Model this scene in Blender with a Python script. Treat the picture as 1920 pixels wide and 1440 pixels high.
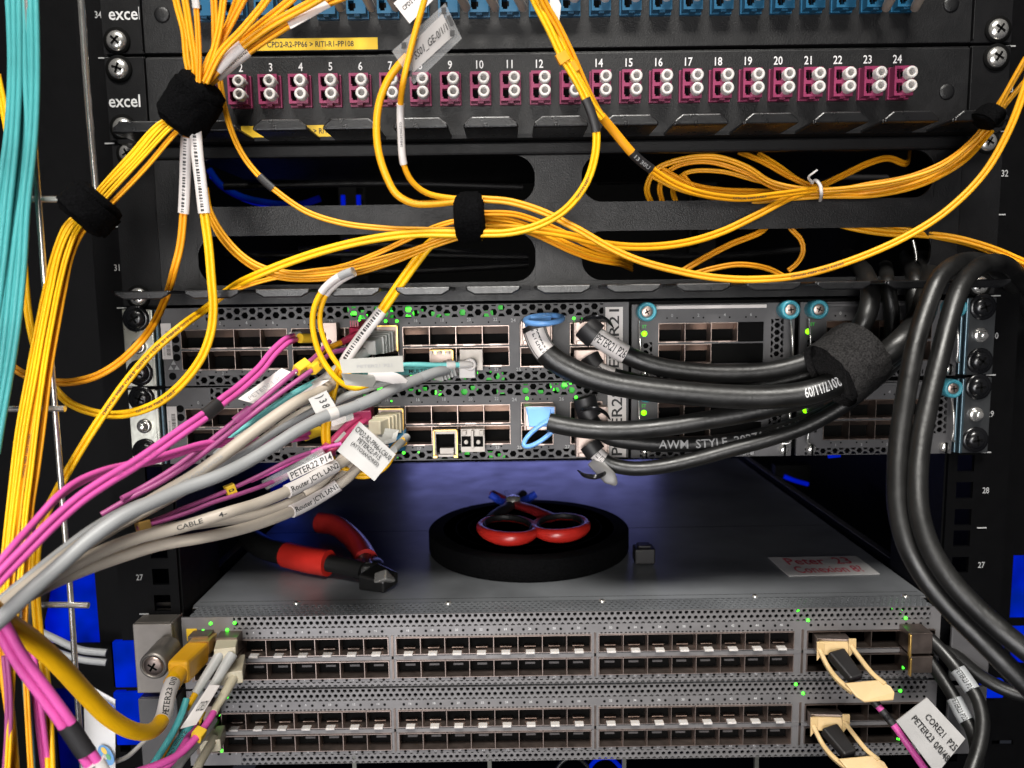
import bpy, bmesh, math, random
from mathutils import Vector, noise, Matrix
R=math.radians
random.seed(7)
for o in list(bpy.data.objects): bpy.data.objects.remove(o)
S=bpy.context.scene
COL=S.collection
# ---------------------------------------------------------------- camera
FPX=1443.0
CP=Vector((-.0280,-.4305,.0498)); _pi,_ya,_ro=.1179,.0024,-.0139
def _basis():
    c,s=math.cos(_ya),math.sin(_ya); F=Vector((s,c,0)); Rt=Vector((c,-s,0)); Up=Vector((0,0,1))
    c,s=math.cos(_pi),math.sin(_pi); F2=F*c-Up*s; U2=Up*c+F*s
    c,s=math.cos(_ro),math.sin(_ro); return Rt*c+U2*s, U2*c-Rt*s, F2
CR,CU,CF=_basis()
cd=bpy.data.cameras.new('camera'); cam=bpy.data.objects.new('camera',cd); COL.objects.link(cam); S.camera=cam
cam.matrix_world=Matrix(((CR.x,CU.x,-CF.x,CP.x),(CR.y,CU.y,-CF.y,CP.y),(CR.z,CU.z,-CF.z,CP.z),(0,0,0,1)))
cd.sensor_width=36; cd.lens=36*FPX/1920; cd.clip_start=.01; cd.clip_end=50
cd.dof.use_dof=True; cd.dof.focus_distance=.41; cd.dof.aperture_fstop=11
# ---------------------------------------------------------------- light
W=bpy.data.worlds.new('World'); S.world=W; W.use_nodes=True
bg=W.node_tree.nodes['Background']; bg.inputs[0].default_value=(.55,.6,.75,1); bg.inputs[1].default_value=.035
S.view_settings.view_transform='Standard'; S.view_settings.look='None'; S.view_settings.gamma=1; S.view_settings.exposure=-.2
def area(name,loc,to,sx,sy,power,color=(1,1,1),spread=180):
    l=bpy.data.lights.new(name,'AREA'); l.shape='RECTANGLE'; l.size=sx; l.size_y=sy; l.energy=power; l.color=color; l.spread=R(spread)
    o=bpy.data.objects.new(name,l); COL.objects.link(o); o.location=loc
    o.rotation_euler=(Vector(to)-Vector(loc)).to_track_quat('-Z','Y').to_euler(); return o
area('aisle_ceiling_light',(-.08,-.95,1.35),(0,0,-.05),.8,.30,9.5,(1,.965,.90),75)
area('added_front_fill',(-.12,-1.20,.07),(-.02,0,-.03),.50,.30,.95,(1,.97,.93),52)  # unseen fill added in front for sheen on the panel centre
area('added_low_fill',(-.35,-1.15,-.30),(-.10,0,-.10),.6,.5,7.8,(.98,.97,1))  # unseen low fill added to brighten the lower left cables
area('rear_blue_light',(-.0,.62,-.070),(.0,.15,-.135),.34,.03,.17,(.34,.36,1))
area('rear_blue_light_left',(-.33,.45,-.08),(-.3,.0,-.25),.1,.2,.05,(.05,.12,1))
# ---------------------------------------------------------------- pixel -> point at a real depth
def ray(px,py): return CF+CR*((px-960)/FPX)-CU*((py-720)/FPX)
def P(px,py,Y=0):            # Y in millimetres, negative = towards the viewer
    d=ray(px,py); return CP+d*((Y*.001-CP.y)/d.y)
def T(px,py,h=0):            # point on (h mm above) the top of the lower switch
    d=ray(px,py); return CP+d*((-.1345+h*.001-CP.z)/d.z)
def proj(p):
    d=p-CP; z=d.dot(CF); return (960+FPX*d.dot(CR)/z, 720-FPX*d.dot(CU)/z)
# ---------------------------------------------------------------- materials
MATS={}
def mat(name,col,rough=.5,metal=0,var=.06,bump=0,bscale=800,spec=.5,emit=None,est=0,alpha=1,trans=0,coat=0,rvar=.08,nscale=60,sub=0):
    if name in MATS: return MATS[name]
    m=bpy.data.materials.new(name); m.use_nodes=True; MATS[name]=m
    nt=m.node_tree; b=nt.nodes['Principled BSDF']; L=nt.links
    b.inputs['Base Color'].default_value=(*col,1); b.inputs['Roughness'].default_value=rough; b.inputs['Metallic'].default_value=metal
    b.inputs['Specular IOR Level'].default_value=spec
    if coat: b.inputs['Coat Weight'].default_value=coat; b.inputs['Coat Roughness'].default_value=.15
    if sub: b.inputs['Subsurface Weight'].default_value=sub; b.inputs['Subsurface Radius'].default_value=(.002,.0015,.001)
    if emit: b.inputs['Emission Color'].default_value=(*emit,1); b.inputs['Emission Strength'].default_value=est
    if trans: b.inputs['Transmission Weight'].default_value=trans
    if alpha<1: b.inputs['Alpha'].default_value=alpha
    tc=nt.nodes.new('ShaderNodeTexCoord')
    if var:
        n=nt.nodes.new('ShaderNodeTexNoise'); n.inputs['Scale'].default_value=nscale; n.inputs['Detail'].default_value=4
        L.new(tc.outputs['Object'],n.inputs['Vector'])
        r=nt.nodes.new('ShaderNodeValToRGB'); r.color_ramp.elements[0].position=.3; r.color_ramp.elements[1].position=.7
        r.color_ramp.elements[0].color=(*[max(0,c*(1-var*2)) for c in col],1); r.color_ramp.elements[1].color=(*[min(1,c*(1+var)) for c in col],1)
        L.new(n.outputs['Fac'],r.inputs['Fac']); L.new(r.outputs['Color'],b.inputs['Base Color'])
        if rvar:
            mr=nt.nodes.new('ShaderNodeMapRange'); mr.inputs['To Min'].default_value=max(0.02,rough-rvar); mr.inputs['To Max'].default_value=min(1,rough+rvar)
            n2=nt.nodes.new('ShaderNodeTexNoise'); n2.inputs['Scale'].default_value=nscale*3; L.new(tc.outputs['Object'],n2.inputs['Vector'])
            L.new(n2.outputs['Fac'],mr.inputs['Value']); L.new(mr.outputs['Result'],b.inputs['Roughness'])
    if bump:
        n=nt.nodes.new('ShaderNodeTexNoise'); n.inputs['Scale'].default_value=bscale; n.inputs['Detail'].default_value=3
        L.new(tc.outputs['Object'],n.inputs['Vector'])
        bp=nt.nodes.new('ShaderNodeBump'); bp.inputs['Strength'].default_value=bump; bp.inputs['Distance'].default_value=.0005
        L.new(n.outputs['Fac'],bp.inputs['Height']); L.new(bp.outputs['Normal'],b.inputs['Normal'])
    return m
m_powder=mat('black_powder_coat',(.0050,.0050,.0056),.46,spec=.22,bump=.25,bscale=1500,var=.1)
m_plate=mat('charcoal_powder_coat',(.0045,.0045,.0052),.44,spec=.42,bump=.3,bscale=1500,var=.1)
m_rack=mat('rack_black',(.0022,.0022,.0025),.5,spec=.08,bump=.15,bscale=1500)
m_deep=mat('deep_black',(.002,.002,.002),.8,spec=.1)
m_exp=mat('switch_charcoal',(.075,.073,.076),.5,bump=.15,bscale=1800,var=.07)
m_low=mat('switch_grey',(.22,.212,.215),.42,metal=.45,bump=.1,bscale=1800,var=.08)
m_top=mat('galvanised_top',(.20,.21,.225),.36,metal=.35,bump=.12,bscale=300,var=.22,nscale=14,rvar=.10)
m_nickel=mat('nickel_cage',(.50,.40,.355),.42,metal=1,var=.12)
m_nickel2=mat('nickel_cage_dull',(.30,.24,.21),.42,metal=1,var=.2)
m_zinc=mat('zinc_ear',(.60,.60,.52),.3,metal=.9,var=.14,nscale=40,bump=.1,bscale=500)
m_chrome=mat('chrome',(.80,.78,.74),.24,metal=.85,var=.1,rvar=.05)
m_silver=mat('silver_module',(.30,.275,.25),.5,metal=.9,var=.08)
m_blacks=mat('black_screw',(.008,.008,.009),.25,coat=.3)
m_white=mat('white_plastic',(.56,.53,.51),.4,var=.04,sub=.15)
m_print=mat('white_print',(.6,.6,.6),.6,var=0)
m_printd=mat('grey_print',(.32,.32,.32),.6,var=0)
m_ink=mat('black_ink',(.02,.02,.02),.6,var=0)
m_red_ink=mat('red_ink',(.5,.06,.09),.6,var=0)
m_maroon=mat('magenta_adapter',(.23,.028,.085),.38,var=.08,coat=.1)
m_blue_ad=mat('blue_adapter',(.008,.085,.17),.38,var=.08,coat=.1)
m_hole=mat('ferrule_hole',(.22,.21,.20),.7,var=0)
m_yellow=mat('yellow_jacket',(.80,.355,.008),.42,var=.12,nscale=30,bump=.12,bscale=250,spec=.35)
m_yellow2=mat('bright_yellow_jacket',(.86,.465,.005),.42,var=.10,nscale=30,bump=.12,bscale=250,spec=.35)
m_yellow3=mat('orange_yellow_jacket',(.78,.32,.008),.45,var=.07,nscale=25,spec=.35)
m_aqua=mat('aqua_jacket',(.065,.34,.345),.42,var=.10,nscale=30,spec=.35)
m_aqua2=mat('bright_aqua_jacket',(.17,.58,.57),.42,var=.08,nscale=30)
m_comb=mat('comb_gloss',(.006,.006,.0066),.30,spec=.55,bump=.25,bscale=1500,var=.1)
m_magenta=mat('magenta_jacket',(.64,.09,.36),.40,var=.06,spec=.35)
m_purple=mat('purple_jacket',(.33,.07,.21),.4,var=.06,spec=.35)
m_beige=mat('beige_jacket',(.42,.37,.31),.45,var=.06,nscale=25,spec=.35)
m_grey=mat('grey_jacket',(.25,.25,.25),.42,var=.06,spec=.4)
m_greyb=mat('pale_grey_jacket',(.27,.275,.278),.42,var=.07,nscale=30,spec=.4)
m_black=mat('black_jacket',(.009,.0088,.0085),.40,var=.35,coat=0,bump=.25,bscale=350,spec=.55,rvar=.14,nscale=45)
m_sleeve=mat('black_sleeve',(.013,.012,.013),.5)
m_paper=mat('paper_label',(.52,.51,.51),.55,var=.05,nscale=90)
m_label=mat('yellow_label',(.78,.50,.03),.4,var=.04)
m_lbl_w=mat('white_label',(.64,.60,.58),.45,var=.04)
m_velcro=mat('hook_and_loop',(.0028,.0028,.0032),.95,var=.3,bump=1,bscale=1500,nscale=900,spec=.05)
m_velcro2=mat('fuzzy_strap',(.020,.019,.019),.95,var=.45,bump=1,bscale=900,nscale=1200,spec=.2)
m_lightblue=mat('pale_blue_tab',(.16,.38,.78),.38,var=.04,sub=.1,coat=.2)
m_cyan=mat('cyan_knob',(.045,.25,.32),.4,var=.06,coat=.2)
m_gold=mat('gold_bail',(.85,.53,.16),.3,metal=.85,var=.1)
m_tan=mat('tan_pull_tab',(.66,.47,.23),.42,var=.04,sub=.15)
m_ivory=mat('ivory_plug',(.60,.54,.40),.42,var=.05,sub=.15)
m_greyplug=mat('grey_plug',(.52,.52,.50),.42,var=.05)
m_orangeplug=mat('orange_yellow_plug',(.76,.38,.012),.42,var=.05)
m_red=mat('red_grip',(.56,.024,.016),.35,var=.08,coat=.2)
m_tool=mat('tool_steel',(.02,.02,.02),.35,metal=.5)
m_blue=mat('blue_grip',(.02,.06,.55),.35)
m_green=mat('green_light',(.1,.9,.05),.5,var=0,emit=(.06,1,.03),est=3.2)
m_green2=mat('yellow_green_light',(.3,.9,.05),.5,var=0,emit=(.22,1,.0),est=2.6)
m_greend=mat('dim_green_light',(.02,.3,.02),.5,var=0,emit=(.01,.6,.02),est=.5)
m_blued=mat('painted_blue_glow',(.0,.01,.08),.7,var=0,spec=.0,emit=(.0,.009,.62),est=.9)  # blue light on lit surfaces, painted as emission
m_bluedim=mat('painted_dim_blue_glow',(.0,.01,.05),.7,var=0,spec=.0,emit=(.003,.008,.5),est=.16)  # dimmer version of the painted blue light
m_film=mat('clear_film',(.75,.75,.75),.25,var=0,alpha=.20,coat=.4)
m_blackfilm=mat('clear_boot',(.7,.7,.7),.2,var=0,alpha=.35)
m_eu=mat('flag_blue',(.03,.08,.38),.5,var=0)
for _m,_c in ((m_blued,.9),(m_bluedim,.16)):
    _nt=_m.node_tree; _t=_nt.nodes.new('ShaderNodeTexCoord'); _n=_nt.nodes.new('ShaderNodeTexNoise'); _n.inputs['Scale'].default_value=38; _n.inputs['Detail'].default_value=2
    _r=_nt.nodes.new('ShaderNodeMapRange'); _r.inputs['From Min'].default_value=.33; _r.inputs['From Max'].default_value=.68; _r.inputs['To Min'].default_value=_c*.28; _r.inputs['To Max'].default_value=_c*1.1
    _nt.links.new(_t.outputs['Object'],_n.inputs['Vector']); _nt.links.new(_n.outputs['Fac'],_r.inputs['Value']); _nt.links.new(_r.outputs['Result'],_nt.nodes['Principled BSDF'].inputs['Emission Strength'])
m_board=mat('board_green_lit',(.01,.05,.015),.5,emit=(.0,.35,.02),est=.12,var=.3)
# ---------------------------------------------------------------- object helpers
def wl(o):
    v=Vector((0,0,0))
    while o is not None: v=v+o.location; o=o.parent
    return v
def tag(o,label=None,cat=None,group=None,kind=None):
    if label: o['label']=label
    if cat: o['category']=cat
    if group: o['group']=group
    if kind: o['kind']=kind
    return o
def thing(name,loc,label,cat,group=None):
    o=bpy.data.objects.new(name,None); COL.objects.link(o); o.location=loc; o.empty_display_size=.01
    return tag(o,label,cat,group)
class MB:
    def __init__(s): s.v=[];s.f=[];s.m=[];s.s=[];s.mats=[]
    def mi(s,m):
        if m not in s.mats: s.mats.append(m)
        return s.mats.index(m)
    def add(s,vs,fs,m,smooth=False):
        n=len(s.v); s.v+=[Vector(v) for v in vs]; k=s.mi(m)
        for f in fs: s.f.append([n+i for i in f]); s.m.append(k); s.s.append(smooth)
    def box(s,x0,x1,y0,y1,z0,z1,m):
        if x0>x1:x0,x1=x1,x0
        if y0>y1:y0,y1=y1,y0
        if z0>z1:z0,z1=z1,z0
        s.add([(x0,y0,z0),(x1,y0,z0),(x1,y1,z0),(x0,y1,z0),(x0,y0,z1),(x1,y0,z1),(x1,y1,z1),(x0,y1,z1)],
              [(0,3,2,1),(4,5,6,7),(0,1,5,4),(1,2,6,5),(2,3,7,6),(3,0,4,7)],m)
    def prism(s,poly,y0,y1,m):      # poly in (x,z), counter-clockwise seen from the front (-y)
        n=len(poly); vs=[(x,y0,z) for x,z in poly]+[(x,y1,z) for x,z in poly]
        s.add(vs,[tuple(range(n)),tuple(range(2*n-1,n-1,-1))]+[(i,n+i,n+(i+1)%n,(i+1)%n) for i in range(n)],m)
    def slab(s,cs,th,m):            # four corner points, thickness th
        cs=[Vector(c) for c in cs]; nn=(cs[1]-cs[0]).cross(cs[3]-cs[0]).normalized()*th
        s.add(cs+[c-nn for c in cs],[(0,1,2,3),(7,6,5,4),(0,4,5,1),(1,5,6,2),(2,6,7,3),(3,7,4,0)],m)
    def lathe(s,c,ax,prof,m,n=20,smooth=True): # prof: list of (t along axis, radius)
        c=Vector(c); ax=Vector(ax).normalized(); a=ax.orthogonal().normalized(); b=ax.cross(a)
        vs=[];fs=[]
        for t,r in prof:
            for i in range(n):
                q=2*math.pi*i/n; vs.append(c+ax*t+a*(r*math.cos(q))+b*(r*math.sin(q)))
        for j in range(len(prof)-1):
            for i in range(n):
                fs.append((j*n+i,j*n+(i+1)%n,(j+1)*n+(i+1)%n,(j+1)*n+i))
        s.add(vs,fs,m,smooth)
        if prof[-1][1]>1e-6: s.add(vs[-n:],[tuple(range(n))],m)
        if prof[0][1]>1e-6: s.add(vs[:n],[tuple(range(n-1,-1,-1))],m)
    def tube(s,fr,ra,rb,m,n=12,off=0,caps=True,square=False,smooth=True):
        # fr: list of (point, side, normal); ra/rb number or function of 0..1
        vs=[];fs=[]; K=len(fr)
        for j,(p,a,b) in enumerate(fr):
            t=j/(K-1); A=ra(t) if callable(ra) else ra; B=rb(t) if callable(rb) else rb
            o=off(t) if callable(off) else off
            for i in range(n):
                if square:
                    q=2*math.pi*(i+.5)/n; cx=math.copysign(abs(math.cos(q))**.25,math.cos(q)); sx=math.copysign(abs(math.sin(q))**.25,math.sin(q))
                else:
                    q=2*math.pi*i/n; cx,sx=math.cos(q),math.sin(q)
                vs.append(p+a*(A*cx+o)+b*(B*sx))
        for j in range(K-1):
            for i in range(n):
                fs.append((j*n+i,j*n+(i+1)%n,(j+1)*n+(i+1)%n,(j+1)*n+i))
        s.add(vs,fs,m,smooth)
        if caps: s.add(vs[:n],[tuple(range(n-1,-1,-1))],m); s.add(vs[-n:],[tuple(range(n))],m)
    def build(s,name,parent=None,bevel=0,origin=None,solid=0):
        me=bpy.data.meshes.new(name)
        if origin is None:
            mn=Vector((min(v[i] for v in s.v) for i in range(3))); mx=Vector((max(v[i] for v in s.v) for i in range(3)))
            origin=(mn+mx)/2
        origin=Vector(origin)
        me.from_pydata([v-origin for v in s.v],[],s.f)
        for m in s.mats: me.materials.append(m)
        me.polygons.foreach_set('material_index',s.m); me.polygons.foreach_set('use_smooth',s.s); me.update()
        o=bpy.data.objects.new(name,me); COL.objects.link(o)
        if parent is not None: o.parent=parent; o.location=origin-wl(parent)
        else: o.location=origin
        if solid:
            w=o.modifiers.new('weld','WELD'); w.merge_threshold=1e-5
            q=o.modifiers.new('solid','SOLIDIFY'); q.thickness=solid; q.offset=0
        if bevel:
            q=o.modifiers.new('bevel','BEVEL'); q.width=bevel; q.segments=2; q.limit_method='ANGLE'; q.angle_limit=R(40)
        return o
def dup(o,loc,parent,deep=True):
    c=o.copy(); COL.objects.link(c); c.parent=parent; c.location=loc
    if deep:
        for ch in list(o.children): dup(ch,ch.location.copy(),c)
    return c
def plate(mb,x0,x1,z0,z1,holes,y0,y1,m,walls=True):
    xs=sorted({x0,x1}|{min(max(h[i],x0),x1) for h in holes for i in (0,1)}); zs=sorted({z0,z1}|{min(max(h[i],z0),z1) for h in holes for i in (2,3)})
    def solid(i,j):
        if i<0 or j<0 or i>=len(xs)-1 or j>=len(zs)-1: return False
        cx=(xs[i]+xs[i+1])/2; cz=(zs[j]+zs[j+1])/2
        return not any(h[0]<cx<h[1] and h[2]<cz<h[3] for h in holes)
    for i in range(len(xs)-1):
        for j in range(len(zs)-1):
            if not solid(i,j): continue
            a,b,c,d=xs[i],xs[i+1],zs[j],zs[j+1]
            mb.add([(a,y0,c),(b,y0,c),(b,y0,d),(a,y0,d)],[(0,1,2,3)],m)
            mb.add([(a,y1,c),(b,y1,c),(b,y1,d),(a,y1,d)],[(3,2,1,0)],m)
            if not solid(i-1,j): mb.add([(a,y0,c),(a,y0,d),(a,y1,d),(a,y1,c)],[(0,1,2,3)],m)
            if not solid(i+1,j): mb.add([(b,y0,c),(b,y0,d),(b,y1,d),(b,y1,c)],[(3,2,1,0)],m)
            if not solid(i,j-1): mb.add([(a,y0,c),(b,y0,c),(b,y1,c),(a,y1,c)],[(3,2,1,0)],m)
            if not solid(i,j+1): mb.add([(a,y0,d),(b,y0,d),(b,y1,d),(a,y1,d)],[(0,1,2,3)],m)
def clip(poly,x0,x1,z0,z1):
    for ax,lim,sg in ((0,x0,1),(0,x1,-1),(1,z0,1),(1,z1,-1)):
        out=[]
        for i in range(len(poly)):
            a,b=poly[i-1],poly[i]; da=(a[ax]-lim)*sg; db=(b[ax]-lim)*sg
            if (da>=0)!=(db>=0):
                t=da/(da-db); out.append((a[0]+(b[0]-a[0])*t,a[1]+(b[1]-a[1])*t))
            if db>=0: out.append(b)
        poly=out
        if len(poly)<3: return []
    return poly
def hexsheet(mb,x0,x1,z0,z1,s,ratio,m,pointy=False,y=0,fn=None,row0=0):
    f=fn or (lambda a,b:(a,y,b))
    w=s*1.5; h=s*math.sqrt(3)
    A,B=(x1-x0,z1-z0) if not pointy else (z1-z0,x1-x0)
    for i in range(-1,int(A/w)+2):
        for j in range(-1,int(B/h)+2):
            cx=i*w+row0; cy=j*h+(h/2 if i%2 else 0)
            o=[];q=[]
            for k in range(6):
                an=math.pi/3*k; o.append((cx+s*math.cos(an),cy+s*math.sin(an))); q.append((cx+s*ratio*math.cos(an),cy+s*ratio*math.sin(an)))
            for k in range(6):
                pl=[o[k],o[(k+1)%6],q[(k+1)%6],q[k]]
                if pointy: pl=[(b,a) for a,b in pl][::-1]
                pl=clip([(x0+a,z0+b) for a,b in pl],x0,x1,z0,z1)
                if pl: mb.add([f(a,b) for a,b in pl],[tuple(range(len(pl)))],m)
# text -------------------------------------------------------------
_tc={}
def glyphs(t):
    if t in _tc: return _tc[t]
    cu=bpy.data.curves.new('t','FONT'); cu.body=t; cu.resolution_u=2; cu.align_x='LEFT'; cu.offset=.012
    ob=bpy.data.objects.new('t',cu); COL.objects.link(ob)
    dg=bpy.context.evaluated_depsgraph_get(); me=bpy.data.meshes.new_from_object(ob.evaluated_get(dg))
    vs=[(v.co.x,v.co.y) for v in me.vertices]; fs=[tuple(p.vertices) for p in me.polygons]
    bpy.data.objects.remove(ob); bpy.data.meshes.remove(me)
    _tc[t]=(vs,fs); return _tc[t]
def text_flat(mb,t,o,xd,yd,size,m,center=True,wide=1):
    vs,fs=glyphs(t); o=Vector(o); xd=Vector(xd); yd=Vector(yd)
    cx=(max(v[0] for v in vs)+min(v[0] for v in vs))/2 if center else 0
    cy=(max(v[1] for v in vs)+min(v[1] for v in vs))/2 if center else 0
    mb.add([o+xd*((a-cx)*size*wide)+yd*((b-cy)*size) for a,b in vs],fs,m)
def text_quad(mb,t,cs,uv,m,lift=.0002):
    vs,fs=glyphs(t); cs=[Vector(c) for c in cs]
    a0=min(v[0] for v in vs);a1=max(v[0] for v in vs);b0=min(v[1] for v in vs);b1=max(v[1] for v in vs)
    n=(cs[1]-cs[0]).cross(cs[3]-cs[0]).normalized()
    if n.dot(CP-cs[0])<0: n=-n
    out=[]
    for a,b in vs:
        u=uv[0]+(uv[2]-uv[0])*(a-a0)/(a1-a0); v=uv[1]+(uv[3]-uv[1])*(b-b0)/(b1-b0)
        out.append((cs[0]*(1-u)+cs[1]*u)*(1-v)+(cs[3]*(1-u)+cs[2]*u)*v+n*lift)
    mb.add(out,fs,m)
def bars_quad(mb,cs,uv,m,n=26,lift=.0002,seed=1,vert=False):
    rn=random.Random(seed); cs=[Vector(c) for c in cs]; nn=(cs[1]-cs[0]).cross(cs[3]-cs[0]).normalized()
    if nn.dot(CP-cs[0])<0: nn=-nn
    B=lambda u,v:(cs[0]*(1-u)+cs[1]*u)*(1-v)+(cs[3]*(1-u)+cs[2]*u)*v+nn*lift
    for i in range(n):
        a=i/n; b=a+rn.uniform(.25,.75)/n
        if vert: v0=uv[1]+(uv[3]-uv[1])*a; v1=uv[1]+(uv[3]-uv[1])*b; q=[B(uv[0],v0),B(uv[2],v0),B(uv[2],v1),B(uv[0],v1)]
        else: u0=uv[0]+(uv[2]-uv[0])*a; u1=uv[0]+(uv[2]-uv[0])*b; q=[B(u0,uv[1]),B(u1,uv[1]),B(u1,uv[3]),B(u0,uv[3])]
        mb.add(q,[(0,1,2,3)],m)
# cables -----------------------------------------------------------
def spline(ps,step=.0022):
    ps=[Vector(p) for p in ps]
    if len(ps)==2: ps=[ps[0],(ps[0]+ps[1])/2,ps[1]]
    e=[ps[0]*2-ps[1]]+ps+[ps[-1]*2-ps[-2]]; out=[]
    for i in range(1,len(e)-2):
        p0,p1,p2,p3=e[i-1:i+3]
        t0=0; t1=t0+max(1e-5,(p1-p0).length)**.5; t2=t1+max(1e-5,(p2-p1).length)**.5; t3=t2+max(1e-5,(p3-p2).length)**.5
        n=max(2,int((p2-p1).length/step))
        for k in range(n):
            t=t1+(t2-t1)*k/n
            A1=p0*((t1-t)/(t1-t0))+p1*((t-t0)/(t1-t0)); A2=p1*((t2-t)/(t2-t1))+p2*((t-t1)/(t2-t1)); A3=p2*((t3-t)/(t3-t2))+p3*((t-t2)/(t3-t2))
            B1=A1*((t2-t)/(t2-t0))+A2*((t-t0)/(t2-t0)); B2=A2*((t3-t)/(t3-t1))+A3*((t-t1)/(t3-t1))
            out.append(B1*((t2-t)/(t2-t1))+B2*((t-t1)/(t2-t1)))
    out.append(ps[-1]); return out
def frames(pts,ref=None,twist=0):
    fr=[]; prev=None; K=len(pts)
    for i,p in enumerate(pts):
        t=(pts[min(i+1,K-1)]-pts[max(i-1,0)]).normalized()
        if prev is None:
            a=t.cross(ref or Vector((0,1,0)))
            if a.length<.05: a=t.cross(Vector((0,0,1)))
            a.normalize()
        else:
            a=(prev-t*prev.dot(t)).normalized()
        prev=a; b=a.cross(t).normalized()
        if twist:
            q=twist*i/(K-1); fr.append((p,a*math.cos(q)+b*math.sin(q),b*math.cos(q)-a*math.sin(q)))
        else: fr.append((p,a,b))
    return fr
def pp(lst):
    out=[];Y=-50
    for q in lst:
        if isinstance(q,Vector): out.append(q); continue
        if len(q)>2: Y=q[2]
        out.append((q[0],q[1],Y))
    # fill missing Y linearly between the given ones
    idx=[i for i,q in enumerate(lst) if isinstance(q,Vector) or len(q)>2]
    res=[]
    for i,q in enumerate(out):
        if isinstance(q,Vector): res.append(q); continue
        lo=max([k for k in idx if k<=i],default=None); hi=min([k for k in idx if k>=i],default=None)
        yv=lambda k:(out[k].y*1000 if isinstance(out[k],Vector) else out[k][2])
        if lo is None: y=yv(hi) if hi is not None else Y
        elif hi is None or hi==lo: y=yv(lo)
        else: y=yv(lo)+(yv(hi)-yv(lo))*(i-lo)/(hi-lo)
        res.append(P(q[0],q[1],y))
    return res
class Cab: pass
def cable(label,pts,w,m,name='fibre_cable',cat='cable',duplex=False,group=None,n=12,twist=0,parent=None,jit=0):
    c=Cab(); ps=spline(pp(pts))
    if jit:
        sd=random.random()*99
        ps=[p+Vector((noise.noise(p*18+Vector((sd,0,0))),noise.noise(p*18+Vector((0,sd,0)))*.5,noise.noise(p*18+Vector((0,0,sd)))))*jit for p in ps]
    ym=sum(p.y for p in ps)/len(ps); sc=FPX/((.4305+ym)*1000)
    r=w/2/sc*.001
    c.fr=frames(ps,twist=twist); c.n=len(ps); c.dup=duplex
    mb=MB()
    if duplex:
        c.r=r/2; c.ra=r
        mb.tube(c.fr,r/2,r/2,m,n=max(8,n-2),off=r/2*.97); mb.tube(c.fr,r/2,r/2,m,n=max(8,n-2),off=-r/2*.97)
    else: c.r=r; c.ra=r; mb.tube(c.fr,r,r,m,n=n)
    c.o=mb.build(name,parent,origin=ps[0] if parent is None else None)
    if parent is None: tag(c.o,label,cat,group)
    elif label: c.o['label']=label
    return c
def near(c,px,py):
    b=0;bd=1e9
    for i,(p,_,_) in enumerate(c.fr):
        x,y=proj(p); d=(x-px)**2+(y-py)**2
        if d<bd: bd=d;b=i
    return b
def sleeve(c,a,b,m,name='sleeve',k=1.15,label=None,text=None,th=.6,tm=None,bars=False,taper=1,square=False,parent=None,ks=None):
    i,j=near(c,*a),near(c,*b)
    if i>j: i,j=j,i
    if j-i<2: j=min(i+2,c.n-1); i=j-2
    fr=c.fr[i:j+1]; mb=MB()
    ra=c.ra*k; rb=(c.r*k*1.15 if c.dup else c.r*k)
    if ks: rb=c.r*ks
    if taper!=1: mb.tube(fr,lambda t:ra*(1+(taper-1)*t),lambda t:rb*(1+(taper-1)*t),m,n=16,square=square)
    else: mb.tube(fr,ra,rb,m,n=16,square=square)
    o=mb.build(name,parent or c.o)
    if label: o['label']=label
    if text: wrap(c,a,b,text,th,tm or m_ink,k=k*1.02,parent=o,bars=bars)
    return o
_tcs={}
def glyphs_fine(t):
    if t in _tcs: return _tcs[t]
    vs,fs=glyphs(t); bm=bmesh.new(); bv=[bm.verts.new((a,b,0)) for a,b in vs]
    for f in fs:
        try: bm.faces.new([bv[i] for i in f])
        except ValueError: pass
    for k in range(-2,10):
        bmesh.ops.bisect_plane(bm,geom=bm.verts[:]+bm.edges[:]+bm.faces[:],plane_co=(0,k*.1+.003,0),plane_no=(0,1,0),dist=1e-5)
    bm.verts.index_update(); r=([(v.co.x,v.co.y) for v in bm.verts],[tuple(v.index for v in f.verts) for f in bm.faces]); bm.free(); _tcs[t]=r; return r
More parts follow.
